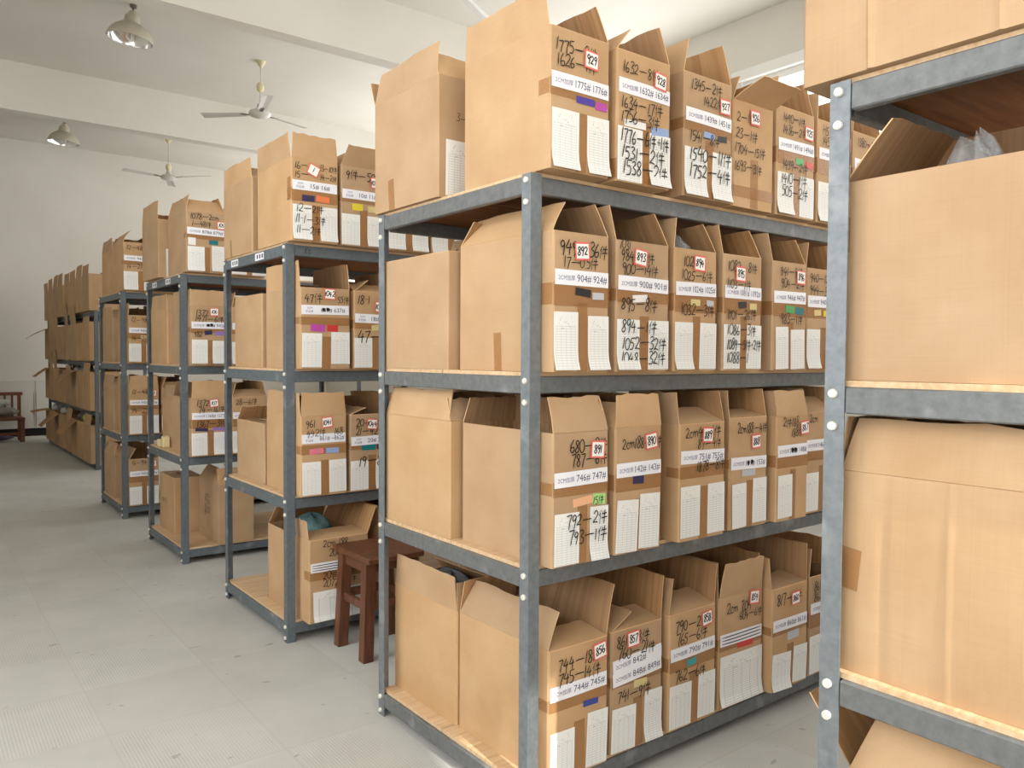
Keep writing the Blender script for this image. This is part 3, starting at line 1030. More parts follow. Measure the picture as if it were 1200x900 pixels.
put(1, 2, 1.172, 1.400, -.046, .425, {'l': (-4, 1.0), 'f': (160, .6), 'r': (22, 1.0, 6), 'b': (40, .9)},
    'open carton with label 946# 947# and sticker 896, glossy green sticker, on the second shelf',
    std('896', '946# 947#', [('941_9件', .18, .13, .042), ('904_2件', .2, .24, .042), ('983_1件', .2, .57, .044)], [(.36, .435, .06, .028, 'film_green'), (.66, .445, .055, .028, 'film_darkteal')], ((.08, .60, .46, .99, .04), (.52, .62, .96, .99, .03)), sticker_at=(.80, .13)), group=G1)
put(1, 2, 1.430, 1.670, -.030, .418, {'l': (18, 1.0), 'f': (160, .6), 'r': (22, 1.0), 'b': (40, .9)},
    'carton with label 940# 941# and pale yellow stickers, last visible on the second shelf',
    std('897', '940# 941#', [('940_12件', .06, .14, .042), ('944_32件', .06, .26, .042)], [(.22, .435, .05, .024, 'film_cream'), (.5, .435, .05, .024, 'film_yellow')], sticker_at=(.86, .10)), group=G1)
put(1, 2, .012, .262, .475, .415, {'l': (92, 1.0), 'f': (94, .8), 'r': (95, 1.0), 'b': (93, .8)},
    'plain closed carton on the second shelf of the middle rack, behind the carton stickered 892', None, d=.465, lbulge=.003)

# ---- middle rack, third shelf
put(1, 1, .052, .288, -.050, .413, {'l': (165, .7), 'f': (12, .98, 14), 'r': (10, .85, 4), 'b': (16, .8)},
    'open carton with label 746# 747# and handwritten 680 and 787, first on the third shelf',
    std('891', '746# 747#', [('680_2件', .28, .15, .046), ('787_6件', .30, .255, .046), ('15件', .70, .56, .030), ('792_2件', .22, .71, .046), ('793_1件', .26, .84, .046)],
        [(.34, .525, .085, .026, 'film_peach'), (.70, .525, .055, .034, 'film_lime')], ((.02, .60, .46, .99, 0), (.64, .58, .99, .99, -.01)), sticker_at=(.78, .14), lv=.345), group=G1, d=.49, lbulge=.006)
put(1, 1, .322, .545, -.046, .417, {'l': (24, .8), 'f': (2, .98, 6), 'r': (-3, .9, 4), 'b': (30, .8)},
    'open carton with label 142# 143# and sticker 890, front flap standing up against the beam',
    std('890', '142# 143#', [('2cm188_6件', .12, .17, .042)], [(.36, .425, .052, .026, 'film_navy')], ((.02, .575, .48, .99, -.05), (.50, .545, .95, .985, -.03)), sticker_at=(.74, .12, .12), lv=.335), group=G1)
put(1, 1, .632, .885, -.050, .412, {'l': (3, .98, 0, 0, .45, 1.0), 'f': (70, 1.0), 'r': (2, .95, 4), 'b': (30, .8)},
    'open carton with label 751# 755# and two blank ruled sheets, third shelf',
    std('889', '751# 755#', [('2cm4_6件', .1, .12, .044), ('87_4件', .36, .215, .04), ('1878_8件', .34, .41, .042)], (), ((.02, .53, .44, .97, 0), (.60, .53, .99, .97, 0)), sticker_at=(.58, .10), lv=.285), group=G1)
put(1, 1, .935, 1.168, -.034, .420, {'l': (2, .9), 'f': (80, 1.0), 'r': (0, .92, 4), 'b': (20, .8)},
    'open carton with crossed-out label and sticker 888, on the third shelf of the middle rack',
    std('888', '~151# 153#', [('2cm188_4件', .16, .14, .044)], [(.30, .50, .085, .024, 'film_grey')], ((.06, .59, .44, .99, .02), (.60, .56, .99, .97, 0)), sticker_at=(.66, .22), lv=.41), group=G1)
put(1, 1, 1.208, 1.425, -.050, .417, {'l': (2, .95), 'f': (8, .96, 8), 'r': (4, .9), 'b': (20, .8)},
    'carton with small crossed-out label and one ruled sheet, second to last on third shelf',
    std('887', '~188# 148#', [('2件188', .16, .10, .042), ('188件', .42, .2, .04)], (), ((.04, .56, .5, .97, 0),), sticker_at=(.86, .12), lv=.33), group=G1)
put(1, 1, 1.455, 1.690, -.020, .420, {'l': (2, .95), 'f': (60, .96), 'r': (4, .9), 'b': (20, .8)},
    'last visible carton on the third shelf of the middle rack, against the near post',
    std('886', '146# 147#', [('2cm', .1, .1, .04)], (), sticker_at=(.8, .12)), group=G1)
put(1, 1, .018, .262, .468, .418, {'l': (12, .98, 6), 'f': (20, .7), 'r': (20, .8), 'b': (60, .8)},
    'plain open carton with end flap leaning in, behind the carton handwritten 680 and 787', None, d=.468, lbulge=.004)

# ---- middle rack, bottom shelf
put(1, 0, .072, .330, -.014, .420, {'l': (26, 1.0, 8), 'f': (78, 1.0), 'r': (-14, 1.3, -10), 'b': (10, .9)},
    'sunlit open carton with label 744# 745# and sticker 856, first on the bottom shelf',
    std('856', '744# 745#', [('744_18件', .14, .16, .044), ('745_14件', .14, .27, .044)], [(.56, .475, .068, .020, 'film_blue')], ((.02, .62, .42, .99, 0), (.62, .56, .99, .985, -.05)), sticker_at=(.84, .09), lv=.325), group=G1, d=.50)
put(1, 0, .358, .610, -.002, .418, {'l': (70, 1.0), 'f': (80, 1.0), 'r': (-8, 1.2, -6), 'b': (-5, .9)},
    'open carton with double label 842# 848# 849# and teal sticker, on the bottom shelf',
    {'labels': [('842#', PRE, .27, .06), ('848# 849#', PRE, .375, .06)], 'hand': [('861_8件', .08, .13, .046), ('760_21件', .10, .235, .046), ('741_9件', .10, .585, .044)],
     'films': [(.68, .255, .075, .034, 'film_teal'), (.42, .475, .065, .026, 'film_cream')], 'sticker': ('857', .40, .09, .04), 'papers': ((.0, .63, .46, .99, -.03), (.62, .57, .99, .985, -.03))}, group=G1)
put(1, 0, .640, .900, -.008, .420, {'l': (20, 1.0), 'f': (72, 1.0), 'r': (-10, 1.1, -6), 'b': (-5, .9)},
    'open carton with label 790# 791# and sticker 858, teal dot, on the bottom shelf',
    std('858', '790# 791#', [('790_27件', .1, .155, .048), ('765_6件', .12, .265, .046), ('762_6件', .10, .585, .046)], [(.36, .445, .05, .024, 'film_teal')], ((.0, .61, .46, .985, -.02), (.60, .585, .99, .975, -.03)), sticker_at=(.78, .10), lv=.34), group=G1)
put(1, 0, .930, 1.205, .000, .425, {'l': (4, 1.0), 'f': (-3, 1.0, -8), 'r': (-6, 1.0), 'b': (10, .9)},
    'carton with tall front flap, striped label and one wide sheet, on the bottom shelf',
    std('859', '!', [('2cm 704', .14, .155, .048), ('604_6件', .44, .24, .042)], [(.40, .46, .10, .03, 'sticker_red_film')], ((.02, .53, .99, .98, -.02),), sticker_at=(.78, .06), lv=.385, pre=''), group=G1)
put(1, 0, 1.224, 1.474, -.032, .415, {'l': (0, 1.0), 'f': (84, 1.0), 'r': (-10, 1.2), 'b': (0, .9)},
    'open carton with label 860# 861#, second last visible on the bottom shelf',
    std('860', '860# 861#', [('817_6件', .1, .165, .05)], [(.42, .49, .08, .034, 'film_grey')], ((.0, .64, .52, .99, -.06), (.58, .62, .99, .98, -.05)), sticker_at=(.62, .13), lv=.36, ), group=G1)
put(1, 0, 1.500, 1.745, -.026, .420, {'l': (20, 1.0), 'f': (160, .6), 'r': (-10, 1.0), 'b': (0, .9)},
    'last visible carton on the bottom shelf of the middle rack, beside the near post',
    std('861', '862# 863#', [('861_6件', .1, .14, .044), ('862_4件', .1, .25, .044)], (), sticker_at=(.8, .1)), group=G1)
put(1, 0, .068, .318, .495, .418, {'l': (1, 1.0, 0), 'f': (12, .8), 'r': (40, .9), 'b': (60, .8)},
    'plain carton with upright end flap, behind the sunlit carton on the bottom shelf', None, d=.455)
# second row of the middle rack, glimpsed over the front row
for lv, x0, lab in ((2, .30, 'shadowed carton behind the one stickered 893, back row of the middle rack'),
                    (1, .30, 'shadowed carton behind the label 142# 143#, seen through a dark gap'),
                    (1, .60, 'shadowed carton glimpsed behind the label 751# 755#'),
                    (0, .36, 'shadowed carton glimpsed behind the double label carton stickered 857')):
    put(1, lv, x0, x0 + .25, .49, .418, {'l': (20, .9), 'f': (30, .7), 'r': (20, .9), 'b': (40, .8)}, lab, None, d=.455)

# ---- near rack (cut off at right)
put(0, 3, -.005, .30, .46, .50, {'l': (0, 1), 'f': (10, 1), 'r': (10, 1), 'b': (20, 1)},
    'big plain carton with long vertical creases, on top of the rack with the bolted post', None, d=.56, lbulge=.010, lcrease=((.264, .007, -.007), (.67, .007, -.007)))
put(0, 2, .030, .33, .387, .402, {'l': (165, .8), 'f': (10, 1), 'r': (4, .8, 4), 'b': (34, 1.0, 6)},
    'big plain carton with clear film inside, under the topmost creased carton', None, d=.555, lbulge=.004, ltape=((.0, .26, .016, .33, 0),))
put(0, 1, .032, .33, .402, .412, {'l': (9, .80, 10), 'f': (30, .8), 'r': (30, .8), 'b': (3, .8)},
    'big creased carton with its end flap pressed under a beam, brown tape spot', None, d=.54, lbulge=.010, lcrease=((.41, .008, -.0025), (.18, .02, .002), (.7, .006, -.002)), ltape=((.003, .17, .05, .255, -.1),))
put(0, 0, .035, .37, .42, .48, {'l': (14, .9, 10, .3), 'f': (10, .8), 'r': (6, 1.0), 'b': (-40, 1.0, 0, 0, .0, .93)},
    'torn open carton at the very bottom beside the bolted post', None, d=.50)

# ---- rack behind the stool
G2 = 'numbered cartons on the rack behind the stool'
put(2, 3, .008, .255, -.050, .405, {'l': (-6, 1.0, 6), 'f': (0, 1.0, 6), 'r': (30, .9), 'b': (20, .9)},
    'open carton with label 15# 16# on the top corner of the rack behind the stool',
    std('1', '15# 16#', [('16_', .07, .13, .04), ('13_10件', .60, .12, .034), ('15_', .07, .24, .04), ('14_2件', .60, .235, .034), ('12_2件', .1, .65, .045), ('11-1_3件', .08, .78, .045), ('11_2件', .1, .91, .045)],
        [(.22, .475, .065, .03, 'film_navy'), (.52, .465, .07, .03, 'film_orange')], ((.02, .56, .43, .98, 0), (.60, .56, .98, .98, 0)), sticker_at=(.46, .13, -.4), pre='two'), group=G2, ltape=((.42, .2, .46, .31, 0),))
put(2, 3, .272, .52, -.050, .405, {'l': (40, .9), 'f': (-30, .9, -10), 'r': (10, .9), 'b': (-18, 1.0)},
    'carton with label 10# 11# and yellow sticker on top of the rack behind the stool',
    std('1040', '10# 11#', [('9件_50件', .10, .165, .05)], [(.24, .505, .06, .034, 'film_yellow'), (.6, .51, .06, .03, 'film_cream')], sticker_at=(.78, .17), pre='two', lv=.35), group=G2)
put(2, 3, .540, .79, -.050, .405, {'l': (20, .9), 'f': (20, .9), 'r': (10, .9), 'b': (-18, 1.0)},
    'carton glimpsed under the middle rack top shelf, third along the top of its rack',
    std('1039', '8# 9#', pre='two'), group=G2)
put(2, 3, .810, 1.06, -.050, .405, {'l': (20, .9), 'f': (20, .9), 'r': (10, .9), 'b': (-18, 1.0)},
    'carton glimpsed under the middle rack top shelf, fourth along the top of its rack',
    std('1038', '6# 7#', pre='two'), group=G2)
_seed[0] += 1
_seed[0] += 1
put(2, 1, .592, .84, -.050, .400, {'l': (20, .9), 'f': (60, 1.0), 'r': (10, 1.0), 'b': (40, .9)},
    'carton beside the one handwritten 20 and 41, glimpsed through the middle rack', std('1046', '24# 25#', pre='two'), group=G2)
put(2, 3, .008, .255, .500, .405, {'l': (-2, .9, 0), 'f': (50, .8), 'r': (20, .9), 'b': (20, .9)},
    'plain carton end on top of the rack behind the stool, far end of the shelf', None, d=.475, ltape=((.12, 0, .15, .1, .05),))
put(2, 2, .052, .320, -.050, .405, {'l': (0, 1.0, -4), 'f': (160, .6), 'r': (0, 1.0, 6), 'b': (70, .9)},
    'carton with pink and red sticker and upright side flaps, second shelf behind the stool',
    std('1042', '~637# 637#', [('47件', .08, .185, .048), ('55件', .74, .175, .04)], [(.20, .495, .075, .034, 'film_magenta'), (.52, .495, .06, .034, 'sticker_red_film')], ((.02, .56, .42, .98, 0), (.60, .54, .99, .94, 0)), sticker_at=(.58, .07), pre='two', lv=.27), group=G2)
put(2, 2, .342, .59, -.050, .400, {'l': (60, .9), 'f': (70, 1.0), 'r': (10, 1.0), 'b': (40, .9)},
    'carton handwritten 18-1 and 47, half hidden by the middle rack, second shelf behind the stool',
    std('1043', '18# 18-1#', [('18-1', .08, .16, .052), ('47_', .08, .66, .065)], [(.4, .46, .08, .03, 'film_cream')], sticker_at=(.6, .19), pre='two', lv=.35), group=G2)
put(2, 2, .040, .285, .445, .400, {'l': (94, 1.0), 'f': (92, .8), 'r': (92, 1.0), 'b': (92, .8)},
    'plain closed carton at far end of the second shelf, rack behind the stool', None, d=.44)
put(2, 1, .052, .300, -.050, .402, {'l': (-2, .98, 4), 'f': (2, .96, 4), 'r': (20, .8), 'b': (30, .8)},
    'carton with label 861# 862# and pink and blue stickers, front flap upright, behind the stool',
    std('1041', '861# ~862#', [('961', .1, .14, .045), ('442件', .12, .25, .04), ('168', .72, .24, .04)], [(.18, .44, .075, .028, 'film_pink'), (.54, .44, .07, .028, 'film_paleblue')], ((.02, .57, .43, .985, 0), (.60, .56, .99, .97, 0)), sticker_at=(.56, .08), pre='two', lv=.28), group=G2)
put(2, 1, .322, .57, -.046, .400, {'l': (70, .9), 'f': (120, .8), 'r': (10, .9), 'b': (30, .8)},
    'carton handwritten 20 and 41 with teal sticker, half hidden by the middle rack, third shelf',
    std('1044', '20# 21#', [('20_41件', .12, .16, .05), ('21_42件', .12, .265, .045), ('19_8件', .2, .68, .06)], [(.26, .43, .08, .032, 'film_darkteal'), (.62, .43, .05, .032, 'film_navy')], pre='two', lv=.34), group=G2)
put(2, 1, .050, .296, .450, .330, {'l': (92, 1.0), 'f': (92, .8), 'r': (92, 1.0), 'b': (40, .8)},
    'low plain closed carton at far end of the third shelf, rack behind the stool', None, d=.44)
put(2, 0, .075, .40, -.095, .415, {'l': (-2, .6, 0, 0, .72, 1.0), 'f': (82, 1.0), 'r': (-25, .9), 'b': (40, .8)},
    'open carton with teal plastic bag in it, on the bottom shelf directly behind the stool',
    std('', '!', [('2cm 188', .22, .10, .045), ('2085_6件', .32, .21, .045), ('2091_6件', .22, .48, .042), ('2077_4件', .22, .58, .042)], [(.46, .41, .06, .03, 'film_yellow')], ((.06, .62, .99, .98, 0),), pre='', lv=.33), group=G2, d=.56, lbulge=.008)
put(2, 0, .50, .75, -.04, .43, {'l': (-4, .9), 'f': (6, .9), 'r': (10, .9), 'b': (20, .8)},
    'carton beside the one with the teal bag, on the bottom shelf behind the stool',
    std('', '', [('2cm', .25, .1, .045)], papers=()), group=G2)

# ---- third rack
G3 = 'cartons on the third rack'
put(3, 3, .018, .275, -.080, .412, {'l': (10, .9), 'f': (40, .9), 'r': (16, .9), 'b': (50, .9)},
    'carton with white label and teal sticker, on the top corner of the third rack',
    std('105', '878# 879#', [('1078_2cm', .1, .13, .045), ('1_48件', .14, .25, .04)], [(.58, .495, .06, .03, 'film_darkteal'), (.04, .50, .05, .05, 'sticker_white_film')], ((.02, .58, .46, .98, 0), (.64, .55, .99, .97, 0)), sticker_at=(.9, .2), lv=.33), group=G3, lbulge=.006)
put(3, 3, -.03, .235, .47, .42, {'l': (0, 1.1, 6), 'f': (110, .9), 'r': (-40, .9), 'b': (30, .9)},
    'carton with tall upright end flap and one sheet, on top of the third rack',
    {'labels': [], 'papers': ((.2, .5, .8, .98, 0),), 'tape': False, 'hand': [('45', .4, .3, .03), ('_', .4, .4, .03)]}, d=.475)
put(3, 2, .047, .300, -.060, .405, {'l': (4, .9), 'f': (8, .9, 8), 'r': (10, .9), 'b': (30, .9)},
    'carton with rounded front flap and two sheets, second shelf of the third rack',
    std('106', '~888# 942#', [('1372_', .14, .18, .05), ('1471_6件', .12, .27, .05), ('982', .08, .525, .04)], [(.36, .455, .05, .03, 'film_navy'), (.62, .465, .07, .026, 'film_violet')], ((.02, .575, .44, .98, 0), (.56, .59, .99, .98, 0)), sticker_at=(.62, .1), lv=.33), group=G3)
put(3, 2, .020, .27, .44, .40, {'l': (6, .9), 'f': (10, .9), 'r': (10, .9), 'b': (30, .9)},
    'plain carton at far end of the second shelf, third rack', None, d=.47)
put(3, 1, .046, .300, -.060, .400, {'l': (150, .7), 'f': (4, .96, 4), 'r': (10, .9), 'b': (30, .9)},
    'carton with upright front flap and dark blue sticker, third shelf of the third rack',
    std('107', '1368# 1373#', [('1372', .14, .14, .05), ('74_16件', .18, .25, .05), ('1367_3件', .14, .50, .05)], [(.1, .545, .085, .022, 'film_navy'), (.56, .545, .085, .022, 'film_violet')], sticker_at=(.6, .09), lv=.31), group=G3)
put(3, 1, .085, .33, .46, .36, {'l': (8, .9), 'f': (10, .9), 'r': (10, .9), 'b': (30, .9)},
    'plain carton at far end of the third shelf, behind the cream foam blocks', None, d=.40)
put(3, 0, .075, .29, .50, .42, {'l': (92, .9), 'f': (93, .9), 'r': (92, .9), 'b': (92, .9)},
    'plain brown carton standing deep on the bottom shelf of the third rack', {'labels': [], 'papers': (), 'tape': False, 'hand': ()}, d=.42,
    left=(('NO. 12', .2, .5, .03, False),))
put(3, 0, .235, .49, -.02, .425, {'l': (30, .9), 'f': (34, 1.0), 'r': (40, .9), 'b': (92, .9)},
    'brown carton with printed rows and peaked open flaps, bottom of the third rack',
    None, d=.46, left=(('TEL 0086', .35, .22, .03, True), ('N.W. KG', .45, .22, .026, True), ('G.W. KG', .55, .22, .026, True)))
for lv, txt in ((3, 'second carton along the top shelf of the third rack, mostly hidden'), (2, 'second carton along the second shelf of the third rack, mostly hidden'),
                (1, 'second carton along the third shelf of the third rack, mostly hidden')):
    put(3, lv, .325, .575, -.055, .40, {'l': (20, .9), 'f': (60, .9), 'r': (10, .9), 'b': (30, .9)}, txt, std('', '882# 891#', [('28_6件', .1, .14, .045)]), group=G3)
# ---- fourth rack
G4 = 'cartons on the fourth rack'
for lv, txt in ((3, 'carton on top of the fourth rack, at its near corner'), (2, 'carton on the second shelf of the fourth rack, near the third rack'),
                (1, 'carton with two white strips on the third shelf of the fourth rack'), (0, 'carton with leaning flaps on the bottom shelf of the fourth rack')):
    fl_ = {3: {'l': (12, 1.0, 40), 'f': (80, .9), 'r': (60, .9), 'b': (50, .9)}, 2: {'l': (8, .9), 'f': (150, .7), 'r': (10, .9), 'b': (40, .9)},
           1: {'l': (0, .9), 'f': (4, .9), 'r': (10, .9), 'b': (40, .9)}, 0: {'l': (34, .9), 'f': (150, .7), 'r': (0, .9), 'b': (20, .9)}}[lv]
    fr_ = std('112', '942# 937#', [('12_48件', .1, .14, .045), ('14_2件', .1, .54, .045)] if lv != 0 else [('16_9件', .1, .12, .04)], [(.4, .46, .06, .03, 'film_cream')] if lv == 2 else (), sticker_at=(.8, .12), lv=.32)
    put(4, lv, .047 if lv < 3 else .012, .29, -.06 if lv else -.035, .41, fl_, txt, fr_, group=G4)
    if lv in (1, 3):
        put(4, lv, .315, .565, -.055, .40, {'l': (20, .9), 'f': (60, .9), 'r': (10, .9), 'b': (30, .9)},
            'second carton along the %s of the fourth rack, mostly hidden' % SH[lv], std('', '902# 911#', [('31_4件', .1, .14, .045)]), group=G4)
    put(4, lv, .02, .27, .45, .40, {'l': (2 if lv else 20, .9), 'f': (30, .8), 'r': (10, .9), 'b': (40, .9)},
        'plain carton at far end of the %s, fourth rack' % SH[lv], None, d=.46)

# ------------------------------------------------------------------ the racks along the far aisle
for i, y in enumerate((13.15, 11.10)):
    rack('long grey rack facing the aisle %s' % ('in the far corner' if i == 0 else 'just behind the fourth rack'), (0.38, y, 0), -PI / 2, 'painted_steel', [.07, .74, 1.37, 2.0], length=2.0, width=.6, bolts=False)
rngc = random.Random(77)
ordn = ['first', 'second', 'third', 'fourth', 'fifth', 'sixth', 'seventh', 'eighth']
for lv, zb in enumerate([.07, .74, 1.37, 2.0]):
    for j in range(8):
        rk_i = 0 if j < 4 else 1
        y1 = (13.15 if rk_i == 0 else 11.10) - .052 - (j % 4) * .474
        w_ = .455 + rngc.uniform(-.01, .005)
        h_ = .49 if lv != 3 else .46
        if lv == 3:
            f = (rngc.uniform(-4, 4), rngc.uniform(.75, 1.15), 4)
        elif lv == 2:
            f = [(-112, 2.0, -14, .3), (-4, 1.0, 0), (-4, 1.0, 0), (160, .5), (-4, 1.9, 0, 0, .05, .55), (-5, 1.5, 0), (160, .5), (5, .4)][j]
        elif lv == 1:
            f = [(-122, 1.5, -10), (-5, 1.7, 0, 0, .1, .9), (-5, 1.8, 0, 0, .05, .75), (-92, .8, -5), (2, .4), (-104, 1.6, -44), (160, .5), (3, .7)][j]
        else:
            f = [(-94, 1.5, -10), (160, .5), (-126, 1.9, -10), (160, .5), (10, .8), (-128, 1.7, -10), (160, .5), (10, .8)][j]
        L_ = .16
        _seed[0] += 1
        label = '%s carton from the far wall on the %s facing the aisle' % (ordn[j], SH[lv])
        carton(label, (0.38 - .05 + .20, y1 - .2285, zb), -PI / 2, w_, .40, h_, {'f': f, 'b': (10, .8)}, None, seed=_seed[0], room=.55 if lv < 3 else None, flap_len=L_, parts_small=True, group='cartons on the far aisle racks')


# ------------------------------------------------------------------ plastic bags and loose bits
def bag(name, label, cat, loc, size, mat, seed, peak=0.0, group=None, crumple=0.0):
    rng = random.Random(seed)
    mb = MB()
    nu, nv = (26, 14) if not crumple else (15, 9)
    ph = [rng.uniform(0, 6.28) for _ in range(10)]
    rows = []
    for j in range(nv + 1):
        th = PI * j / nv
        row = []
        for i in range(nu):
            a = 2 * PI * i / nu
            k_ = 1 + .10 * math.sin(3 * a + ph[0] + 2 * th) + .08 * math.sin(7 * a + ph[1] - 3 * th) + .06 * math.sin(11 * a + 5 * th + ph[2])
            z = math.cos(th)
            zz = z * size[2] * (1 + (peak * max(0, z) ** 3))
            s_ = math.sin(th) ** .8
            k_ *= 1 + rng.uniform(-crumple, crumple)
            zz *= 1 + rng.uniform(-crumple, crumple)
            row.append(mb.vert((s_ * math.cos(a) * size[0] * k_, s_ * math.sin(a) * size[1] * k_, zz * (1 + .12 * math.sin(5 * a + ph[3])) + size[2])))
        rows.append(row)
    for A, B in zip(rows, rows[1:]):
        for i in range(nu):
            j = (i + 1) % nu
            mb.face((A[i], A[j], B[j], B[i]))
    o = obj(name, mb, mat, None, smooth=50 if not crumple else False)
    o.location = loc
    return tag(o, label, cat, group)


bag('plastic_film', 'clear crumpled plastic film rising from the big plain carton under the topmost one', 'plastic bag', (.20, -1.17, 1.70), (.07, .07, .062), 'plastic_film', 3, .9, None, .16)
bag('plastic_film', 'clear plastic film bulging out of the carton stickered 894', 'plastic bag', (.714, .07, 1.735), (.062, .075, .07), 'plastic_film', 4, .3, None, .14)
bag('plastic_bag', 'teal plastic bag in the open carton behind the stool', 'plastic bag', (.235, RY[2] + .235, .42), (.105, .10, .085), 'teal_film', 5)
bag('plastic_bag', 'dark grey bag in the plain carton with upright end flap on the bottom shelf', 'plastic bag', (.19, .72, .40), (.085, .15, .10), 'bag_grey', 6)
def far_y(j):
    return (13.15 if j < 4 else 11.10) - .052 - (j % 4) * .474 - .2285


for i, (j, dy, z, sz, mt, lab) in enumerate((
        (4, .10, 1.19, .09, 'bag_white', 'white bag on the third shelf of the racks along the aisle, beside a pink bag'),
        (4, -.10, 1.18, .08, 'bag_pink', 'pink bag between the white and blue bags on the aisle racks'),
        (5, .0, 1.18, .105, 'bag_blue', 'pale blue bag above a drooping flap on the third shelf of the aisle racks'),
        (0, .0, .53, .12, 'bag_white', 'white bag in the bottom shelf carton beside the far wall'),
        (2, .05, .52, .12, 'bag_white', 'white bag above the long hanging flap on the bottom shelf of the aisle racks'),
        (5, .08, .555, .11, 'bag_grey', 'dark grey bag beside the lime yellow bag'),
        (5, -.12, .56, .085, 'bag_lime', 'lime yellow bag on the bottom shelf of the aisle racks'))):
    bag('plastic_bag', lab, 'plastic bag', (.48, far_y(j) + dy, z - .03), (sz * .75, sz * .9, sz * .6), mt, 20 + i)
for i, y in enumerate((RY[3] + .50, RY[3] + .41)):
    b = MB(); b.box((-.025, -.03, 0), (.025, .03, .055 + .03 * i), 0, .006)
    o = obj('foam_block', b, 'foam_cream'); o.location = (.04 + .01 * i, y + .22, LV[3][1])
    tag(o, ('lower' if i == 0 else 'taller') + ' cream foam block on the edge of the third rack third shelf', 'foam block', 'cream foam blocks')

# ------------------------------------------------------------------ stool
st = thing('wooden_stool', 'dark brown wooden stool between the middle rack and the rack behind it', 'stool', (.345, 1.615, 0))
sx0, sx1, sy0, sy1, sz = -.155, .155, -.19, .19, .50
b = MB(); b.box((sx0, sy0, sz - .03), (sx1, sy1, sz), 0, .006); obj('seat', b, 'dark_wood', st)
legs = []
for ax, ay in ((-1, -1), (-1, 1), (1, -1), (1, 1)):
    b = MB()
    t0 = Vector((ax * .115, ay * .125, sz - .03)); t1 = Vector((ax * .135, ay * .135, 0))
    hw = .026
    R0 = [b.vert(t1 + Vector((q * hw, w_ * hw, 0))) for q, w_ in ((-1, -1), (1, -1), (1, 1), (-1, 1))]
    R1 = [b.vert(t0 + Vector((q * hw, w_ * hw, 0))) for q, w_ in ((-1, -1), (1, -1), (1, 1), (-1, 1))]
    for i in range(4):
        b.face((R0[i], R0[(i + 1) % 4], R1[(i + 1) % 4], R1[i]))
    b.face(R0[::-1]); b.face(R1)
    obj('leg', b, 'dark_wood', st)
for z, hh, n_ in ((sz - .085, .055, 'apron'), (.235, .04, 'stretcher')):
    k_ = .118 if n_ == 'apron' else .126
    ky = .128 if n_ == 'apron' else .131
    for s_ in (-1, 1):
        b = MB(); b.box((s_ * k_ - .010, -ky + .026, z), (s_ * k_ + .010, ky - .026, z + hh), 0, .002); obj(n_, b, 'dark_wood', st)
        b = MB(); b.box((-k_ + .026, s_ * ky - .010, z + .006), (k_ - .026, s_ * ky + .010, z + hh + .006), 0, .002); obj(n_, b, 'dark_wood', st)


# ------------------------------------------------------------------ ceiling fans
def fan(label, x, y, hub_z, ang0, cup_z, rod_lean=0.0):
    t = thing('ceiling_fan', label, 'ceiling fan', (x, y, hub_z), 0, 'ceiling fans')
    top = ZC - hub_z
    b = MB(); b.tube([(0, 0, .06), (rod_lean * .5, 0, top * .5), (rod_lean, 0, top - .01)], .008, 10); obj('rod', b, 'fan_enamel', t, smooth=True)
    b = MB(); b.lathe([(.0, top), (.058, top), (.054, top - .02), (.026, top - .06), (.014, top - .08), (.0, top - .08)], 20, 0, Matrix.Translation((rod_lean, 0, 0)), cap=False); obj('ceiling_canopy', b, 'cream_plastic', t, smooth=True)
    b = MB(); b.lathe([(.012, cup_z + .09), (.03, cup_z + .085), (.05, cup_z + .04), (.04, cup_z - .01), (.02, cup_z - .03), (.012, cup_z - .03)], 20, 0, Matrix.Translation((rod_lean * .4, 0, 0)), cap=False); obj('rod_cup', b, 'cream_plastic', t, smooth=True)
    b = MB(); b.lathe([(.0, .12), (.028, .12), (.04, .07), (.05, .045), (.12, .03), (.135, .0), (.12, -.025), (.05, -.05), (.0, -.055)], 28, 0, None, cap=False); obj('motor', b, 'fan_enamel', t, smooth=True)
    for i in range(3):
        a = math.radians(ang0 + 120 * i)
        M = Matrix.Rotation(a, 4, 'Z') @ Matrix.Rotation(math.radians(10), 4, 'X')
        b = MB()
        n_ = 8
        up, dn = [], []
        for q in range(n_ + 1):
            r = .19 + .56 * q / n_
            hw = .052 + .018 * q / n_ - (.008 if q == n_ else 0)
            cam_ = .008
            row_u, row_d = [], []
            for e in (-1, 0, 1):
                z = cam_ * (1 - e * e)
                row_u.append(b.vert(M @ Vector((r, e * hw, z + .0015)))); row_d.append(b.vert(M @ Vector((r, e * hw, z - .0015))))
            up.append(row_u); dn.append(row_d)
        for q in range(n_):
            for e in range(2):
                b.face((up[q][e], up[q + 1][e], up[q + 1][e + 1], up[q][e + 1])); b.face((dn[q][e], dn[q][e + 1], dn[q + 1][e + 1], dn[q + 1][e]))
            b.face((up[q][0], dn[q][0], dn[q + 1][0], up[q + 1][0])); b.face((up[q][2], up[q + 1][2], dn[q + 1][2], dn[q][2]))
        for q in (0, n_):
            b.face((up[q][0], up[q][1], up[q][2], dn[q][2], dn[q][1], dn[q][0]))
        bl = obj('blade', b, 'fan_enamel', t)
        b = MB()
        M2 = Matrix.Rotation(a, 4, 'Z')
        P_ = [M2 @ Vector(p) for p in ((.10, -.018, -.012), (.10, .018, -.012), (.27, .03, .012), (.27, -.03, .002))]
        Q_ = [p + Vector((0, 0, .004)) for p in P_]
        ii = [b.vert(p) for p in P_ + Q_]
        for f in ((0, 1, 2, 3), (4, 5, 6, 7), (0, 1, 5, 4), (1, 2, 6, 5), (2, 3, 7, 6), (3, 0, 4, 7)):
            b.face([ii[e] for e in f])
        obj('blade_bracket', b, 'rod_metal', bl)
    return t


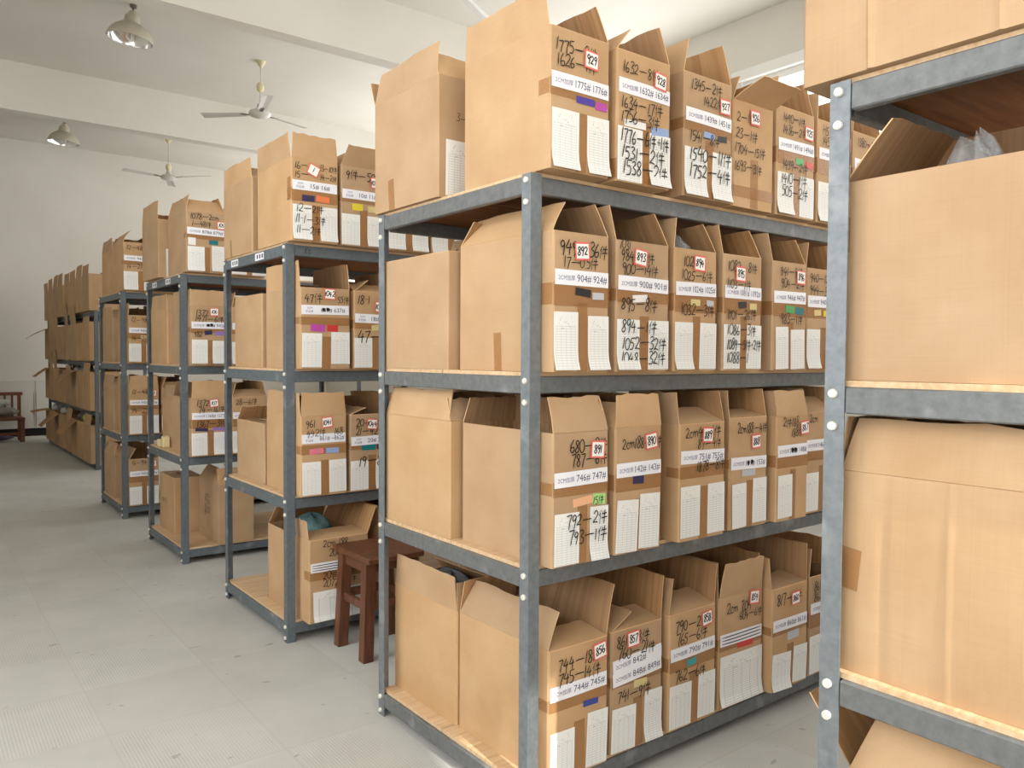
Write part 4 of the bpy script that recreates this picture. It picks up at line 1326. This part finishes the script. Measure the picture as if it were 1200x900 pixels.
fan('grey three-blade ceiling fan hanging between the two ceiling beams', 2.05, 7.92, 4.45, 17, .30, .02)
fan('smaller looking three-blade ceiling fan beyond the second ceiling beam', 2.09, 12.35, 4.45, -48, .14)
fan('ceiling fan at the top edge, only a blade tip in view', 2.04, 3.57, 4.45, 31, .30)


# ------------------------------------------------------------------ pendant lamps
def lamp(label, x, y, rim_z, tilt):
    t = thing('pendant_lamp', label, 'ceiling lamp', (x, y, rim_z), 0, 'bell shaped ceiling lamps')
    M = Matrix.Translation((0, 0, .34)) @ Matrix.Rotation(tilt, 4, Vector((.61, .79, 0))) @ Matrix.Translation((0, 0, -.34))
    b = MB(); b.lathe([(.225, .0), (.222, .03), (.20, .08), (.165, .125), (.115, .16), (.07, .175)], 36, 0, M, cap=False)
    b.lathe([(.221, .001), (.218, .03), (.196, .078), (.162, .121), (.112, .155), (.0, .165)], 36, 1, M, cap=False)
    b.lathe([(.225, .0), (.228, .003), (.221, .001)], 36, 0, M, cap=False)
    obj('shade', b, ['lamp_enamel', 'lamp_reflector'], t, smooth=50, fix=False)
    b = MB(); b.lathe([(.0, .172), (.075, .172), (.078, .20), (.070, .25), (.045, .265), (.042, .285), (.03, .30), (.0, .30)], 24, 0, M, cap=False)
    obj('housing', b, 'lamp_enamel', t, smooth=True)
    b = MB(); b.tube([M @ Vector((0, 0, .295)), (0, 0, .34), (0, 0, ZC - rim_z - .012)], .008, 8); b.lathe([(0, ZC - rim_z - .03), (.03, ZC - rim_z - .03), (.035, ZC - rim_z), (0, ZC - rim_z)], 16, 0, None, cap=False)
    obj('hook', b, 'rod_metal', t, smooth=True)
    for i in range(4):
        a = PI / 2 * i + .4
        b = MB(); c = Vector((.032 * math.cos(a), .032 * math.sin(a), 0))
        b.tube([M @ (c + Vector((0, 0, .16))), M @ (c + Vector((0, 0, .06))), M @ (c + Vector((0, 0, .012)))], .015, 10)
        obj('lamp_tube', b, 'lamp_tube', t, smooth=True)


lamp('bell shaped pendant lamp hanging between the two ceiling beams', .455, 7.2, 4.735, math.radians(7))
lamp('small looking bell shaped pendant lamp hanging beyond the second beam', .545, 12.3, 4.755, math.radians(4))

# ------------------------------------------------------------------ the far wall: white cupboard and bench
cb = thing('white_cupboard', 'low white cupboard with a dark slot under it, against the far wall', 'cupboard', (-.70, 13.98, 0))
b = MB(); b.box((-1.6, -.02, .17), (1.5, .06, 1.0), 0, .004); obj('carcass', b, 'wall_paint', cb)
for i, (x0, x1) in enumerate(((-1.59, -.62), (-.61, .35), (.36, .975), (.985, 1.49))):
    b = MB(); b.box((x0, -.035, .175), (x1, -.021, .995), 0, .002); dr = obj('door', b, 'wall_paint', cb)
    if i >= 2:
        b = MB(); b.box((.955 if i == 2 else .988, -.040, .20), (.962 if i == 2 else .993, -.036, .78)); obj('handle', b, 'rod_metal', dr)
b = MB(); b.box((-1.58, .0, .0), (1.48, .05, .169)); obj('shade_block', b, 'gap_shade', cb)  # dark block painted as the shade of the open gap below the doors

bn = thing('wooden_bench', 'brown wooden bench with spindle back, in front of the far wall', 'bench', (-.60, 13.55, 0))
for x in (-.62, .62):
    b = MB(); b.box((x - .035, -.24, 0), (x + .035, -.17, .40), 0, .006); obj('leg', b, 'bench_wood', bn)
    b = MB(); b.box((x - .025, .17, 0), (x + .025, .22, .77), 0, .005); obj('leg', b, 'bench_wood', bn)
b = MB(); b.box((-.66, -.25, .36), (.66, .24, .405), 0, .006); obj('seat', b, 'bench_wood', bn)
b = MB(); b.box((-.67, .165, .755), (.67, .225, .81), 0, .008); obj('top_rail', b, 'bench_wood', bn)
for i in range(11):
    x = -.52 + .104 * i
    b = MB(); b.box((x - .016, .185, .405), (x + .016, .205, .756), 0, .003); obj('spindle', b, 'bench_wood', bn)
b = MB(); b.box((-.60, -.23, .12), (.60, -.19, .16), 0, .004); obj('stretcher', b, 'bench_wood', bn)
o = bag('cushion', 'grey cushion lying on the brown wooden bench', 'cushion', (-.28, 13.52, .425), (.26, .14, .075), 'cushion_grey', 40)
o = bag('cloth_bundle', 'white cloth bundle on the grey cushion of the bench', 'cloth', (-.22, 13.52, .60), (.10, .08, .05), 'bag_white', 41)
o = bag('cloth_bundle', 'dark purple bundle on the floor under the wooden bench', 'cloth', (-.35, 13.60, .02), (.25, .12, .045), 'cloth_purple', 42)
